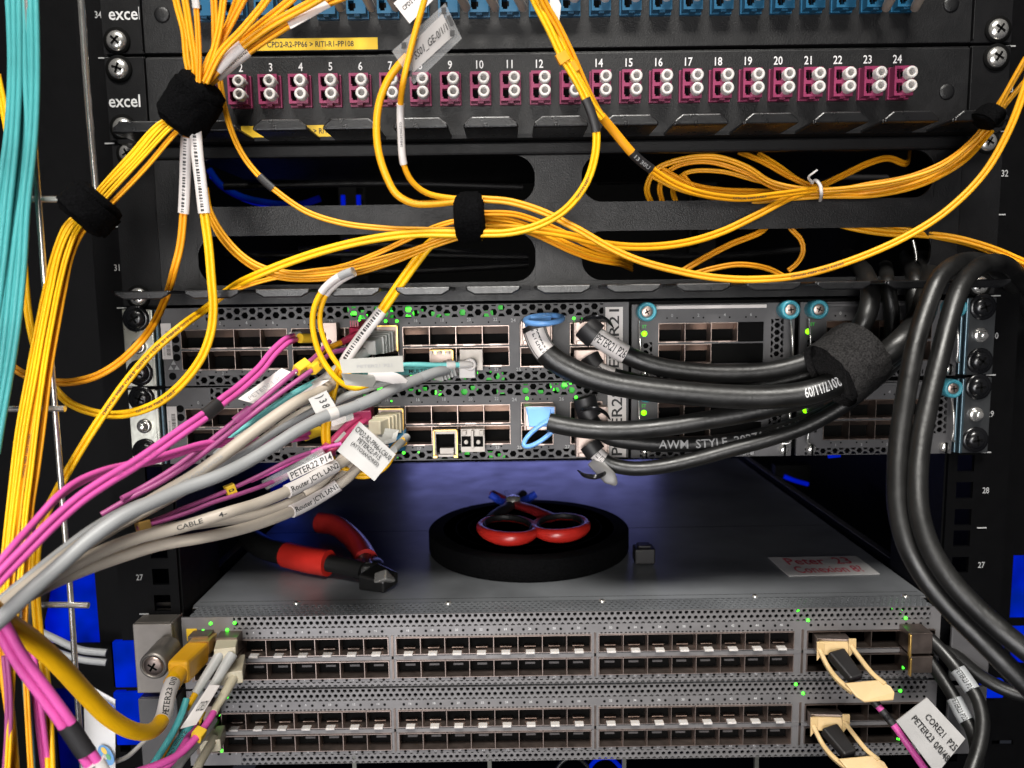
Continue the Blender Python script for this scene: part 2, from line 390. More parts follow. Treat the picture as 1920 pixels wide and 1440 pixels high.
def wrap(c,a,b,text,th,m,k=1.02,parent=None,bars=False,name='printed_text',shift=0,rev=False):
    i,j=near(c,*a),near(c,*b); 
    rev=i>j; lo,hi=min(i,j),max(i,j)
    L=[0]
    for q in range(lo,hi): L.append(L[-1]+(c.fr[q+1][0]-c.fr[q][0]).length)
    vs,fs=glyphs_fine(text)
    a0=min(v[0] for v in vs);a1=max(v[0] for v in vs)
    H=2*c.ra*th; sc=H/.72
    if (a1-a0)*sc>L[-1]*.98: sx=L[-1]*.98/(a1-a0)
    else: sx=min(L[-1]*.96/(a1-a0),sc*1.25)
    out=[]; RR=(c.ra if not c.dup else c.ra)*k; rb=(c.r*k if not c.dup else c.r*k*1.18)
    def pt(x,y):
        s=(x-a0)*sx+(L[-1]-(a1-a0)*sx)/2
        if rev: s=L[-1]-s
        q=0
        while q<len(L)-2 and L[q+1]<s: q+=1
        t=(s-L[q])/max(1e-9,L[q+1]-L[q]); p=c.fr[lo+q][0].lerp(c.fr[min(lo+q+1,c.n-1)][0],t)
        tn=(c.fr[min(lo+q+1,c.n-1)][0]-c.fr[lo+q][0]).normalized()
        if rev: tn=-tn
        vd=(CP-p).normalized(); fr=(vd-tn*vd.dot(tn)).normalized(); up=fr.cross(tn)
        yy=(y-.35+(.62 if bars else 0))*sc+shift*c.ra; ph=max(-1.4,min(1.4,yy/RR))
        return p+fr*(rb*math.cos(ph)+.00004)+up*(RR*math.sin(ph))
    mb=MB(); mb.add([pt(x,y) for x,y in vs],fs,m)
    if bars:
        rn=random.Random(len(text)); x=a0
        while x<a1:
            wd=rn.uniform(.12,.4); mb.add([pt(x,-.80),pt(x+wd,-.80),pt(x+wd,-.22),pt(x,-.22)],[(0,1,2,3)],m); x+=wd+rn.uniform(.12,.35)
    return mb.build(name,parent or c.o)
def card(label,cs,m,texts=(),name='cable_label',cat='label',parent=None,th=.0003,sag=0,tm=None,top=True,group=None,film=None):
    cs=[P(*c) if not isinstance(c,Vector) else c for c in cs]   # bottom-left, bottom-right, top-right, top-left in reading direction
    n=(cs[1]-cs[0]).cross(cs[3]-cs[0]).normalized()
    mb=MB(); mb.slab(cs,th,m)
    o=mb.build(name,parent)
    if parent is None: tag(o,label,cat,group)
    elif label: o['label']=label
    if texts:
        tb=MB()
        for t,uv in texts:
            if t.startswith('|'): bars_quad(tb,cs,uv,tm or m_ink,n=int(t[1:] or 24))
            else: text_quad(tb,t,cs,uv,tm or m_ink)
        tb.build('printed_text',o)
    return o
def ortho_box(mb,p0,p1,w,h,m,side=None,w1=None,h1=None):
    p0,p1=Vector(p0),Vector(p1); t=(p1-p0).normalized(); a=side or Vector((1,0,0)); a=(a-t*a.dot(t)).normalized(); b=a.cross(t)
    w1=w1 or w; h1=h1 or h
    vs=[p0-a*w/2-b*h/2,p0+a*w/2-b*h/2,p0+a*w/2+b*h/2,p0-a*w/2+b*h/2,p1-a*w1/2-b*h1/2,p1+a*w1/2-b*h1/2,p1+a*w1/2+b*h1/2,p1-a*w1/2+b*h1/2]
    mb.add(vs,[(0,1,2,3),(7,6,5,4),(0,4,5,1),(1,5,6,2),(2,6,7,3),(3,7,4,0)],m)
def screw(parent,c,r,m,name='screw',cross=True,h=.5,ax=(0,-1,0),washer=None):
    mb=MB(); c=Vector(c)
    if washer: mb.lathe(c,ax,[(0,r*1.3),(.0008,r*1.3),(.0008,r*.9)],washer,24)
    hh=r*h
    mb.lathe(c,ax,[(0,r),(hh*.35,r*.98),(hh*.7,r*.82),(hh*.93,r*.55),(hh,r*.2),(hh,0)],m,24)
    if cross:
        an=random.uniform(0,3)
        A=Vector(ax).normalized(); a=A.orthogonal().normalized(); b=A.cross(a); u=a*math.cos(an)+b*math.sin(an); v=A.cross(u)
        for d,e in ((u,v),(v,u)):
            q=c+A*(hh*.5); ortho_box(mb,q-d*r*.5,q+d*r*.5,r*.2,hh*1.08,m_deep,side=e)
    return mb.build(name,parent)
U=.04445
# ================================================================ RACK
rack=thing('server_rack',(0,.05,-.35),'black steel rack cabinet frame with white unit numbers on both uprights','rack')
for sg in (-1,1):
    mb=MB(); hs=[]
    for n in range(24,37):
        zb=(n-30)*U
        for dz in (.00635,.022225,.0381): hs.append((sg*.2325-.0048,sg*.2325+.0048,zb+dz-.0048,zb+dz+.0048))
    xa,xb=sorted((sg*.2225,sg*.2575)); plate(mb,xa,xb,-.40,.32,hs,.001,.0032,m_rack)
    mb.box(*sorted((sg*.2215,sg*.2235)),.0033,.06,-.40,.32,m_rack); mb.box(*sorted((sg*.2560,sg*.2580)),.0033,.05,-.40,.32,m_rack)
    mb.box(sg*.2325-.009,sg*.2325+.009,.03,.032,-.4,.32,m_deep)
    mb.build('upright',rack)
    tb=MB()
    for n in range(25,35):
        show=(n in (34,31,27,26)) if sg<0 else (n not in (31,34))
        zb=(n-30)*U
        tb.box(*sorted((sg*.2408,sg*.2462)),.0004,.0009,zb-.00035,zb+.00035,m_printd)
        s_=str(n)
        if (sg,n) in ((1,30),): s_='30'
        if show: text_flat(tb,s_,(sg*.2446,.0006,zb+.0222),(1,0,0),(0,0,1),.0050,m_printd,wide=.80)
    tb.build('unit_numbers',rack)
# side sheets left and right of the uprights, with cut-outs through which the blue light shows
def hole(a,b,c,d,Y): p=P(a,d,Y); q=P(b,c,Y); return (p.x,q.x,p.z,q.z)
mb=MB(); hs=[hole(84,176,1062,1208,50),hole(214,262,1203,1288,50),hole(222,264,1300,1326,50),hole(222,266,1342,1362,50),hole(226,268,1385,1410,50),hole(100,150,1290,1345,50),hole(112,160,1372,1460,50)]
plate(mb,-.60,-.2585,-.40,.34,hs,.050,.052,m_rack); mb.build('side_sheet',rack)
mb=MB(); hs=[hole(1893,2000,1040,1160,50),hole(1893,2000,1172,1245,50),hole(1862,1884,1180,1225,50),hole(1838,1888,1278,1308,50),hole(1838,1900,1388,1398,50)]
plate(mb,.2585,.60,-.40,.34,hs,.050,.052,m_rack); mb.build('side_sheet',rack)
for sg in (-1,1):   # the deep cabinet walls and rear uprights
    mb=MB(); mb.box(*sorted((sg*.30,sg*.302)),.06,1.0,-.40,.34,m_rack); mb.build('cabinet_wall',rack)
    mb=MB(); plate(mb,*sorted((sg*.225,sg*.262)),-.40,.32,[(sg*.2325-.0048,sg*.2325+.0048,z*.0159-.4,z*.0159-.3905) for z in range(1,44)],.66,.663,m_rack); mb.build('rear_upright',rack)
mb=MB(); mb.box(-.6,.6,1.0,1.003,-.40,.34,m_deep); tag(mb.build('back_wall'),kind='structure')
# vertical ridge lines on the cabinet sides
for a,b,m_ in (((128,0),(143,330),m_rack),((1893,330),(1868,760),m_rack)):
    p,q=P(a[0],a[1],30),P(b[0],b[1],30); mb=MB(); mb.box(p.x-.002,p.x+.001,.046,.052,q.z-.2,p.z+.02,m_powder); mb.build('trim_ridge',rack)
# blue-lit surfaces by the sheets and uprights: blue light painted as emission
def blue_panel(lbl,a,b,c,d,Y,m=m_blued):
    p=P(a,d,Y); q=P(b,c,Y); mb=MB(); mb.box(p.x,q.x,Y*.001,Y*.001+.004,p.z,q.z,m)
    o=mb.build('painted_blue_patch',bevel=.0008); tag(o,lbl,'painted light','painted blue light inside the rack'); return o
blue_panel('tall patch of painted blue light behind the chrome rod at the lower left',70,200,1050,1215,70)
blue_panel('patch of painted blue light with a notched top beside the silver thumbscrew',216,268,1203,1290,-1)
blue_panel('patch of painted blue light behind the thick yellow cable at lower left',219,268,1298,1398,-1)
blue_panel('dim patch of painted blue light at the bottom left corner behind the white flag',90,170,1280,1470,74,m_bluedim)
blue_panel('patch of painted blue light at the right edge beside the unit number 27',1880,2020,1030,1250,72)
blue_panel('small patch of painted blue light under the right edge of the black cables',1862,1886,1178,1226,-1)
blue_panel('block of painted blue light low on the right beside the label sleeves',1838,1884,1276,1310,-1)
def glow_tube(lbl,pts,w,m):  # blue-lit cables and streaks, their light painted as glowing tubes
    c=cable(lbl,pts,w,m,'painted_blue_streak','painted light'); return c
glow_tube('curved strip of painted blue light seen through the upper left cut-out',[(392,318,230),(412,345),(450,368),(500,380),(560,384),(600,372,230)],12,m_bluedim)
glow_tube('brighter curve of painted blue light beside the curved strip in the cut-out',[(396,330,236),(425,356),(470,378),(530,390),(556,388,236)],8,m_blued)
for q,(x,y0,y1,l) in enumerate(((643,366,392,'short slit of painted blue light left of the strapped yellow bundle'),(672,366,388,'short slit of painted blue light beside the one left of the strapped yellow bundle'),(650,448,476,'dim slit of painted blue light below the grey crossbar'),(1492,890,905,'dim slit of painted blue light under the right switch module'))):
    if q==3: glow_tube('slanted streak of painted blue light below the upper switches on the right',[(1470,893,300),(1490,901),(1515,908,300)],8,m_blued)
    else: glow_tube(l,[(x,y0,240),(x+1,y1,240)],8,m_blued if q<2 else m_bluedim)
glow_tube('tiny spot of painted blue light under the hexagon vents at right',[(1553,856,20),(1575,854,20)],7,m_blued)
# blue lit structure under the lowest switch
b=thing('cable_tray',(0,.1,-.262),'blue lit tray with white posts under the lowest switch','tray')
mb=MB(); mb.box(-.20,.23,.02,.3,-.262,-.259,m_rack); mb.build('tray_floor',b)
mb=MB(); mb.box(-.155,.225,.028,.031,-.2390,-.2365,m_blued); mb.box(-.18,.225,.10,.102,-.262,-.232,m_bluedim); mb.build('painted_blue_bar',b)  # blue-lit underside, its light painted as glowing bars
for x in (665,918,1170,1418,1642):
    p=P(x,1432,5); mb=MB(); mb.box(p.x-.0012,p.x+.0012,.004,.0065,-.258,-.2245,m_zinc); mb.build('post',b)
for i,(x,l) in enumerate(((1045,'left dark cable of the two drooping under the lowest switch'),(1105,'right cable, painted with blue light, of the two drooping under the lowest switch'))):
    cable(l,[(x-15,1470,15),(x,1440),(x+15,1424),(x+38,1421),(x+60,1440,15)],8,m_blued if i else m_black,'patch_cable','cable')  # blue light on the right cable is painted as emission
for i,(a,b_) in enumerate((((190,1395),(270,1425)),)): pass
# dark rear cables seen through the openings
rc=random.Random(3)
lbls=['highest dark cable lying in the shadow behind the upper left cut-out','dark cable running level behind the lower left cut-out','dark sloping cable behind the lower left cut-out','dark cable behind the strapped yellow bundle','dark cable behind the upper right cut-out under the coil','dark cable behind the lower right cut-out']
for i,(x0,x1,y) in enumerate(((420,980,350),(420,990,480),(500,990,505),(560,900,470),(1120,1700,340),(1120,1500,470))):
    cable(lbls[i],[(x0,y,150+20*i),((x0+x1)/2,y+rc.uniform(-12,12)),(x1,y+rc.uniform(-10,10),170+20*i)],13,m_sleeve,'power_cable','cable',group='dark cables behind the panels')
for i,(a,b_,l) in enumerate((((1290,500),(1310,440),'upright metal edge behind the lower right cut-out'),)):
    cable(l,[(1712,450,20),(1718,480),(1716,520),(1708,560,20)],6,m_chrome,'wire_hook','hook'); cable('second wire hook hanging behind the lower right cut-out',[(1748,455,20),(1744,480),(1746,505),(1742,540,20)],6,m_chrome,'wire_hook','hook')
# ================================================================ PATCH PANELS
def tube_ring(mb,c,r0,r1,L,m,mi):      # hollow plug seen from the front (-y)
    mb.lathe(c,(0,-1,0),[(0,r0),(L*.92,r0),(L,r0*.92),(L,r1*1.08),(L*.96,r1),(L*.60,r1*.94)],m,20)
    mb.lathe(Vector(c)+Vector((0,-L*.62,0)),(0,-1,0),[(0,r1*.99),(.00005,r1*.98)],mi,16)
def adapter_mesh(m):
    # body about 9.4 wide, 14.4 high, sticking out 7 mm; opening pair on the left side
    mb=MB(); hs=[(-.0042,-.0012,.0008,.0060),(-.0042,-.0012,-.0062,-.0010)]
    plate(mb,-.0052,.0048,-.0075,.0075,hs,-.008,.001,m)
    mb.box(-.0047,-.0007,-.0040,-.0038,-.0068,.0066,m_deep)
    for zc in (.0034,-.0036):
        mb.box(-.0014,-.0004,-.0083,-.006,zc-.0012,zc+.0012,m_deep); mb.box(-.0043,-.0036,-.0079,-.005,zc-.0030,zc-.0016,m)
    mb.box(-.0058,.0054,-.0022,.0008,-.0082,.0082,m); mb.box(-.0015,.0015,-.0070,-.0035,-.0085,-.0073,m)
    return mb
def patch_panel(zb,label,m_ad,numbers,full):
    pn=thing('patch_bay',(0,0,zb),label,'patch panel')
    mb=MB(); z0,z1=zb+.0006,zb+U-.0008
    mb.box(-.2190,.2190,-.0045,-.003,z0,z1-.0012,m_plate); mb.box(-.2190,.2190,-.0030,.18,z1-.0022,z1,m_plate); mb.box(-.2190,.2190,-.0030,.18,z0,z0+.001,m_plate)
    mb.build('front_plate',pn,bevel=.0004)
    for sg in (-1,1):
        mb=MB(); xa,xb=sorted((sg*.2413,sg*.2195)); mb.box(xa,xb,-.0035,-.0012,z0,z1,m_powder)
        mb.box(*sorted((sg*.2200,sg*.2192)),-.0060,-.0036,z0+.001,z1-.001,m_powder)
        ear=mb.build('mounting_ear',pn,bevel=.0004)
        if sg<0:
            tb=MB(); p=P(235,25 if zb>.15 else 189,-4); text_flat(tb,'excel',(p.x-.0006,-.00375,p.z),(1,0,0),(0,0,1),.0092,m_print,wide=.90); tb.build('logo',ear)
        for dz in (.0072,.0375): screw(ear,(sg*.2335,-.0036,zb+dz),.0054,m_chrome,'cage_screw',washer=m_deep,h=.55)
    # rivets
    for x in (-.2085,.2075): screw(pn,(x,-.0045,zb+.020),.0042,m_plate,'rivet',cross=False,h=.25)
    first=None
    for k in range(1,25):
        x=-.1682+(k-2)*.01586; z=zb+.0240
        if first is None:
            a=adapter_mesh(m_ad).build('port_adapter',pn,bevel=.00025,origin=(x,-.004,z))if False else None
        if first is None:
            mb=adapter_mesh(m_ad)
            mb.v=[v+Vector((x,-.0045,z)) for v in mb.v]; first=a=mb.build('port_adapter',pn,bevel=.0002,origin=(x,-.0045,z))
            for zc in ((.0033,-.0034) if full else (.0062,-.0006)):
                pb=MB(); tube_ring(pb,(x+.0018,-.0045-.0055,z+zc),.0031,.0016,.0068 if True else .005,m_white,m_hole)
                pb.build('dust_plug',a,origin=(x+.0018,-.01,z+zc))
        else:
            a=first.copy(); COL.objects.link(a); a.parent=pn; a.location=Vector((x,-.0045,z))-wl(pn)
            if full or k>=13: 
                ks=list(first.children)
                for ch in ks: dup(ch,ch.location.copy(),a)
    if not full:
        for ch in list(first.children): bpy.data.objects.remove(ch)
    if numbers:
        tb=MB()
        for k in range(2,25): text_flat(tb,str(k),(-.1686+(k-2)*.01586+(0 if k<18 else 0),-.00465,zb+.0371),(1,0,0),(0,0,1),.0060,m_print,wide=.82)
        tb.build('port_numbers',pn)
    # yellow strip label along the lower edge
    lo=zb+.0008
    ts=MB(); ts.box(-.170,-.0955,-.0050,-.0046,lo+.0002,lo+.0062,m_label); st=ts.build('strip_label',pn); st['label']='yellow strip label with black lettering'
    tb=MB(); text_flat(tb,'CPD2-R2-PP66 > RITI-R1-PP108',(-.131,-.0051,lo+.0032),(1,0,0),(0,0,1),.0040,m_ink,wide=.86); tb.build('printed_text',st)
    return pn
patch_panel(3*U,'lower black fibre patch panel with dark red adapters numbered 2 to 24','x',True,True) if False else None
pA=patch_panel(3*U,'black fibre patch panel with dark red adapters numbered 2 to 24',m_maroon,True,True)
pB=patch_panel(4*U,'black fibre patch panel with blue adapters along the top edge',m_blue_ad,False,False)
for i,(x,l) in enumerate(((575,'first'),(632,'second'),(690,'third'),(736,'fourth'),(868,'fifth'),(922,'sixth'),(974,'seventh'),(1668,'eighth'),(1722,'last'))):
    d=-1 if i<7 else 1
    c=cable('pale boot of the %s connector from the left along the top blue row'%l,[(x-6*d,14,-12),(x-2*d,6,-18),(x+8*d,-14,-30),(x+16*d,-50,-50)],17,m_beige,'fibre_connector','connector',group='pale connector boots in the blue adapters')
# ================================================================ HORIZONTAL CABLE MANAGER
cm=thing('cable_manager',(0,0,U),'black double height cable manager with oval cut-outs and comb fingers','cable manager')
mb=MB(); cut=[(-.1985,-.0130,.0985,.1240),(.0125,.2050,.0985,.1240),(-.1985,-.0130,.0560,.0828),(.0125,.2050,.0560,.0828)]
plate(mb,-.2195,.2195,U+.0012,3*U-.001,cut,-.0015,.0005,m_plate)
for a,b_,c,d in cut:
    r=.0115
    for cx,cz,sx,sz in ((a,c,1,1),(b_,c,-1,1),(b_,d,-1,-1),(a,d,1,-1)):
        pl=[(cx,cz)]+[(cx+sx*(r-r*math.sin(t*math.pi/16)),cz+sz*(r-r*math.cos(t*math.pi/16))) for t in range(9)]
        if sx*sz>0: pl=pl[::-1]
        pl=[(x,z) for x,z in pl]
        mb.prism(pl if True else pl,-.0014,.0004,m_plate)
face=mb.build('face_plate',cm,bevel=.0002)
for sg in (-1,1):
    mb=MB(); mb.box(*sorted((sg*.2413,sg*.2197)),-.0015,.0005,U+.0012,3*U-.001,m_powder); e=mb.build('mounting_ear',cm)
    for dz in (.006,.083): screw(e,(sg*.2325,-.0016,U+dz),.0050,m_chrome,'cage_screw',washer=m_deep,h=.55)
for nm,zt,up in (('upper_comb',3*U-.0018,1),('lower_comb',.0524,-1)):
    mb=MB(); mb.box(-.232,.232,-.0140,-.0016,zt-.0009,zt+.0009,m_powder); mb.build(nm+'_shelf' if False else 'comb_shelf',cm)
    for k in range(-5,8):
        x=-.0357+.0345*k; fb=MB(); hw=.0135
        ye=-.0385 if up>0 else -.0480; fb.box(x-hw,x+hw,ye,-.01405,zt-.0009,zt+.0009,m_comb)
        h=.0052 if up>0 else .0042; z0=zt-up*.0009; pl=[(x-hw,z0),(x+hw,z0),(x+hw*.98,z0+up*.002),(x+hw*.68,z0+up*h),(x-hw*.68,z0+up*h),(x-hw*.98,z0+up*.002)]
        if up<0: pl=pl[::-1]
        fb.prism(pl,ye-.0021,ye-.0001,m_comb)
        fb.build('comb_finger',cm,bevel=.0007)
# rail lip below the upper shelf
mb=MB(); mb.box(-.2195,.2195,-.0060,-.0016,3*U-.0098,3*U-.0030,m_powder); mb.build('folded_lip',cm,bevel=.0012)
# ================================================================ UPPER SWITCHES
SX0,SP=-.2090,.01418
def col_x(c):     # left edge of each SFP column, three blocks of four
    blk=c//4; right=-.0284-(2-blk)*.0618
    return right-(4-c%4)*.01475
def sfp_block(mb,x,w,n,z0,z1,m,depth=.016,y=-.0012,t=.00028,mi=None,flap=.35):
    for i in range(n+1): mb.box(x+i*w-t/2,x+i*w+t/2,y,depth,z0,z1,m)
    mb.box(x,x+n*w,y+.0001,depth,z1-t,z1,m); mb.box(x,x+n*w,y+.0001,depth,z0,z0+t,m)
    for i in range(n):
        mb.box(x+i*w+t,x+(i+1)*w-t,depth*.45,depth,z0+t,z0+(z1-z0)*.62,m_deep); mb.box(x+i*w+t,x+(i+1)*w-t,depth,depth+.001,z0,z1,m_deep)
        zf=z1-t-(z1-z0)*flap; mb.add([(x+i*w+t,.0035,z1-t),(x+(i+1)*w-t,.0035,z1-t),(x+(i+1)*w-t,.0060,zf),(x+i*w+t,.0060,zf)],[(3,2,1,0)],m)
        for sgn in (.28,): mb.box(x+i*w+w*.28,x+(i+1)*w-w*.28,y-.0003,y+.0008,z0-.0003,z0+.0005,m)
def upper_switch(zb,label,idx):
    sw=thing('network_switch',(0,.0,zb),label,'network switch')
    z0,z1=zb+.0004,zb+U-.0006
    mb=MB(); rn=random.Random(idx)
    topv=(-.1965,.0245,zb+.0368,zb+.0434); botv=(-.2040,.0245,zb+.0009,zb+.0060)
    rows=((zb+.0212,zb+.0318),(zb+.0092,zb+.0200))
    hs=[topv,botv]
    for b_ in range(3):
        for r0,r1 in rows: hs.append((col_x(b_*4)-.0003,col_x(b_*4)+.0593,r0-.0002,r1+.0002))
    q=[(-.0223,-.0037),(.0055,.0240)]
    for a,c in q:
        for r0,r1 in ((zb+.0203,zb+.0330),(zb+.0082,zb+.0198)): hs.append((a,c,r0,r1))
    plate(mb,-.2215,.0385,z0,z1,hs,-.0010,.0004,m_exp)
    mb.build('front_panel',sw)
    for v,nm in ((topv,0),(botv,1)):
        hb=MB(); hexsheet(hb,v[0],v[1],v[2],v[3],.00288,.70,m_exp,y=-.0002,row0=.0); hb.build('vent_grille',sw,solid=.0012)
        bk=MB(); bk.box(v[0],v[1],.006,.0065,v[2]-.001,v[3]+.001,m_deep); 
        for i in range(34 if nm==0 else 20):
            x=col_x(rn.choice((5,6,6,7,7,8,9,10,11)))+rn.choice((.0036,.0096))
            if idx==1 and nm==0 and i%2: x=rn.choice((-.0195,-.0185,-.0040,.0005,.0042,.0075,-.0112))
            if x<-.12 or x>.02: continue
            z=rn.uniform(v[2]+.0005,v[3]-.0008); w_=rn.uniform(.001,.0028)
            bk.box(x-w_,x+w_,.0035+i*1e-5,.004+i*1e-5,z-.0012,z+.0012,m_green if rn.random()<.12 else m_greend)  # dim green patches paint the glow inside the vents
        bk.build('circuit_board',sw)
    for b_ in range(3):
        for r0,r1 in rows:
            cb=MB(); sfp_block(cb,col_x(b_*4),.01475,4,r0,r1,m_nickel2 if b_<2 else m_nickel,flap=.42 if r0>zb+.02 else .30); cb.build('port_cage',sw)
    for a,c in q:
        for r0,r1 in ((zb+.0203,zb+.0330),(zb+.0082,zb+.0198)):
            cb=MB(); sfp_block(cb,a+.0004,c-a-.0008,1,r0+.0003,r1-.0003,m_nickel); cb.build('uplink_cage',sw)
    # body
    mb=MB(); mb.box(-.2195,.2195,.0200,.44,z0,z1,m_rack); mb.build('chassis',sw)
    # numbers
    tb=MB()
    for c in range(12):
        text_flat(tb,str(2*c),(col_x(c)+.0074,-.00115,zb+.0353),(1,0,0),(0,0,1),.0026,m_printd,wide=.9)
        text_flat(tb,str(2*c+1),(col_x(c)+.0074,-.00115,zb+.0073),(1,0,0),(0,0,1),.0026,m_printd,wide=.9)
    for t,x,z in (('24',-.0258,.0346),('26',.0008,.0346),('25',-.0232,.0071),('27',.0040,.0071)): text_flat(tb,t,(x,-.00115,zb+z),(1,0,0),(0,0,1),.0028,m_printd)
    tb.build('port_numbers',sw)
    lb=MB()
    for c in range(12):
        for dx in (.0036,.0096):
            lb.lathe((col_x(c)+dx,-.00105,zb+.0338),(0,-1,0),[(0,.00048),(.0001,.00047)],m_deep,8); lb.lathe((col_x(c)+dx,-.00105,zb+.0079),(0,-1,0),[(0,.00048),(.0001,.00047)],m_deep,8)
    for i in range(4):
        lb.lathe((-.0190+i*.0041,-.00105,zb+.0071),(0,-1,0),[(0,.0005),(.0001,.0005)],m_deep,8); lb.lathe((-.0195+i*.0041,-.00105,zb+.0346),(0,-1,0),[(0,.0005),(.0001,.0005)],m_deep,8); lb.lathe((.0075+i*.0041,-.00105,zb+.0346),(0,-1,0),[(0,.0005),(.0001,.0005)],m_deep,8)
    for z in ((.0265,.0215,.0165,.0060) if idx==0 else (.0320,.0270,.0170,.0065)): lb.lathe((-.2140-(.003 if z<.01 else 0),-.00105,zb+z),(0,-1,0),[(0,.0021),(.0001,.0021)],m_deep,16)
    lb.build('indicator_holes',sw)
    # left serial label and warning mark
    p=P(313 if idx==0 else 324,640 if idx==0 else 795,-1); mb=MB(); mb.box(p.x-.0028,p.x+.0028,-.0014,-.00105,p.z-.0100,p.z+.0100,m_lbl_w); o=mb.build('serial_label',sw)
    tb=MB(); cs=[(p.x-.0028,-.0014,p.z-.0100),(p.x+.0028,-.0014,p.z-.0100),(p.x+.0028,-.0014,p.z+.01),(p.x-.0028,-.0014,p.z+.01)]; bars_quad(tb,cs,(.45,.1,.85,.8),m_ink,30,vert=True); bars_quad(tb,cs,(.12,.1,.32,.6),m_printd,16,vert=True,seed=4); tb.build('barcode',o)
    if idx==0:
        p=P(326,685,-1); tb=MB()
        for dx,dz in ((0,.0014),(-.0017,-.0014),(.0017,-.0014)): tb.prism([(p.x+dx-.0014,p.z+dz-.001),(p.x+dx+.0014,p.z+dz-.001),(p.x+dx,p.z+dz+.0014)],-.0013,-.00105,m_printd)
        tb.build('warning_mark',sw)
    # name sticker with upright lettering
    xa,xb=(.0255,.0352) if idx==0 else (.0268,.0372); sa,sb=zb+.0006,zb+.0412
    mb=MB(); mb.box(xa,xb,-.0014,-.00105,sa,sb,m_lbl_w); o=mb.build('name_sticker',sw); o['label']='white sticker with upright black lettering'
    tb=MB(); text_quad(tb,'PETER21' if idx==0 else 'PETER22',[(xb,-.0014,sa),(xb,-.0014,sb),(xa,-.0014,sb),(xa,-.0014,sa)],(.03,.22,.97,.80),m_ink); tb.build('printed_text',o)
    # expansion modules
    for k,(x0,x1) in enumerate(((.0400,.1305),(.1335,.2215))):
        md=MB(); r=((zb+.0212,zb+.0318),(zb+.0092,zb+.0200)); px=x0+.0150
        hs=[(px-.0002,px+.0584,a-.0002,b_+.0002) for a,b_ in r]
        hv=[(x0+.0775,x0+.0845,zb+.0120,zb+.0335),(x0+.0045,x0+.0115,zb+.0135,zb+.0215)]
        bv=(x0+.0050,x0+.070,zb+.0008,zb+.0045) 
        plate(md,x0,x1,z0,z1-.0015,hs+hv+[bv],-.0025,-.0005,m_exp)
        mo=md.build('expansion_module',sw)
        vb=MB(); 
        for v in hv+[bv]: hexsheet(vb,v[0],v[1],v[2],v[3],.0023,.74,m_exp,y=-.0018)
        vb.build('vent_grille',mo,solid=.001)
        bb=MB(); 
        for v in hv+[bv]: bb.box(v[0],v[1],.004,.0045,v[2],v[3],m_deep)
        bb.build('dark_interior',mo)
        sb_=MB(); sb_.box(x0+.0130,x0+.0740,-.0052,-.0026,z1-.0042,z1-.0022,m_lbl_w if k==0 else m_exp); sb_.build('top_flange',mo,bevel=.0004)
        for ri,(a,b_) in enumerate(r):
            n=3 if ri==0 else 2
            if k==1: n=4
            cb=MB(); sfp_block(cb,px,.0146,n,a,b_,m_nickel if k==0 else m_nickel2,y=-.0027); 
            if n<4: cb.box(px+n*.0146+.0004,px+.0584,-.0022,.012,a,b_,m_deep)
            cb.build('port_cage',mo)
        tb=MB()
        for c in range(4): text_flat(tb,str(2*c),(px+.0073+c*.0146,-.00265,zb+.0361),(1,0,0),(0,0,1),.0024,m_printd); text_flat(tb,str(2*c+1),(px+.0073+c*.0146,-.00265,zb+.0062),(1,0,0),(0,0,1),.0022,m_printd)
        for c in range(4):
            for dx in (.0045,.0101): tb.lathe((px+c*.0146+dx,-.0026,zb+.0347),(0,-1,0),[(0,.0005),(.0001,.0005)],m_deep,8); tb.lathe((px+c*.0146+dx,-.0026,zb+.0075),(0,-1,0),[(0,.0005),(.0001,.0005)],m_deep,8)
        text_flat(tb,'ST',(x0+.0070,-.00265,zb+.0302),(1,0,0),(0,0,1),.0024,m_greend)
        if k==0: text_flat(tb,'EX4600-EM-8F',(x0+.062,-.00265,zb+.0022),(1,0,0),(0,0,1),.0026,m_printd)
        tb.build('port_numbers',mo)
        lb=MB(); lb.lathe((x0+.0070 if k==0 else x0+.0046,-.0026,zb+.0262),(0,-1,0),[(0,.0016),(.0006,.0013),(.0008,0)],m_green2,14); lb.build('status_light',mo)
        for sx in (x0+.0070,x1-.0055):
            zc=zb+.0385
            kb=MB(); kb.lathe((sx,-.0026,zc),(0,-1,0),[(0,.0050),(.004,.0052),(.0085,.0052),(.0092,.0047),(.0092,.0036),(.0085,.0034)],m_cyan,28); kn=kb.build('thumb_knob',mo)
            screw(kn,(sx,-.0108,zc),.0033,m_nickel,'screw_head',h=.25)
            cbm=P; w=MB(); x=sx+(-.0035 if sx<x0+.02 else .002)
            pts=spline([(x,-.006,zc-.005),(x,-.009,zc-.015),(x+.0008,-.0085,zc-.024),(x+.001,-.0075,zc-.0295),(x+(-.003 if k==0 else .003),-.006,zc-.0305)],.001)
            w.tube(frames(pts),.0006,.0006,m_chrome,n=8); w.build('wire_handle',mo)
            fb=MB(); fb.lathe((sx+.001,-.0026,zb+.0042),(0,-1,0),[(0,.0026),(.002,.0026),(.0028,.0018),(.0028,0)],m_chrome,16); fb.box(sx+.0006,sx+.0014,-.0062,-.0048,zb+.0012,zb+.0072,m_deep); fb.build('slotted_stud',mo)
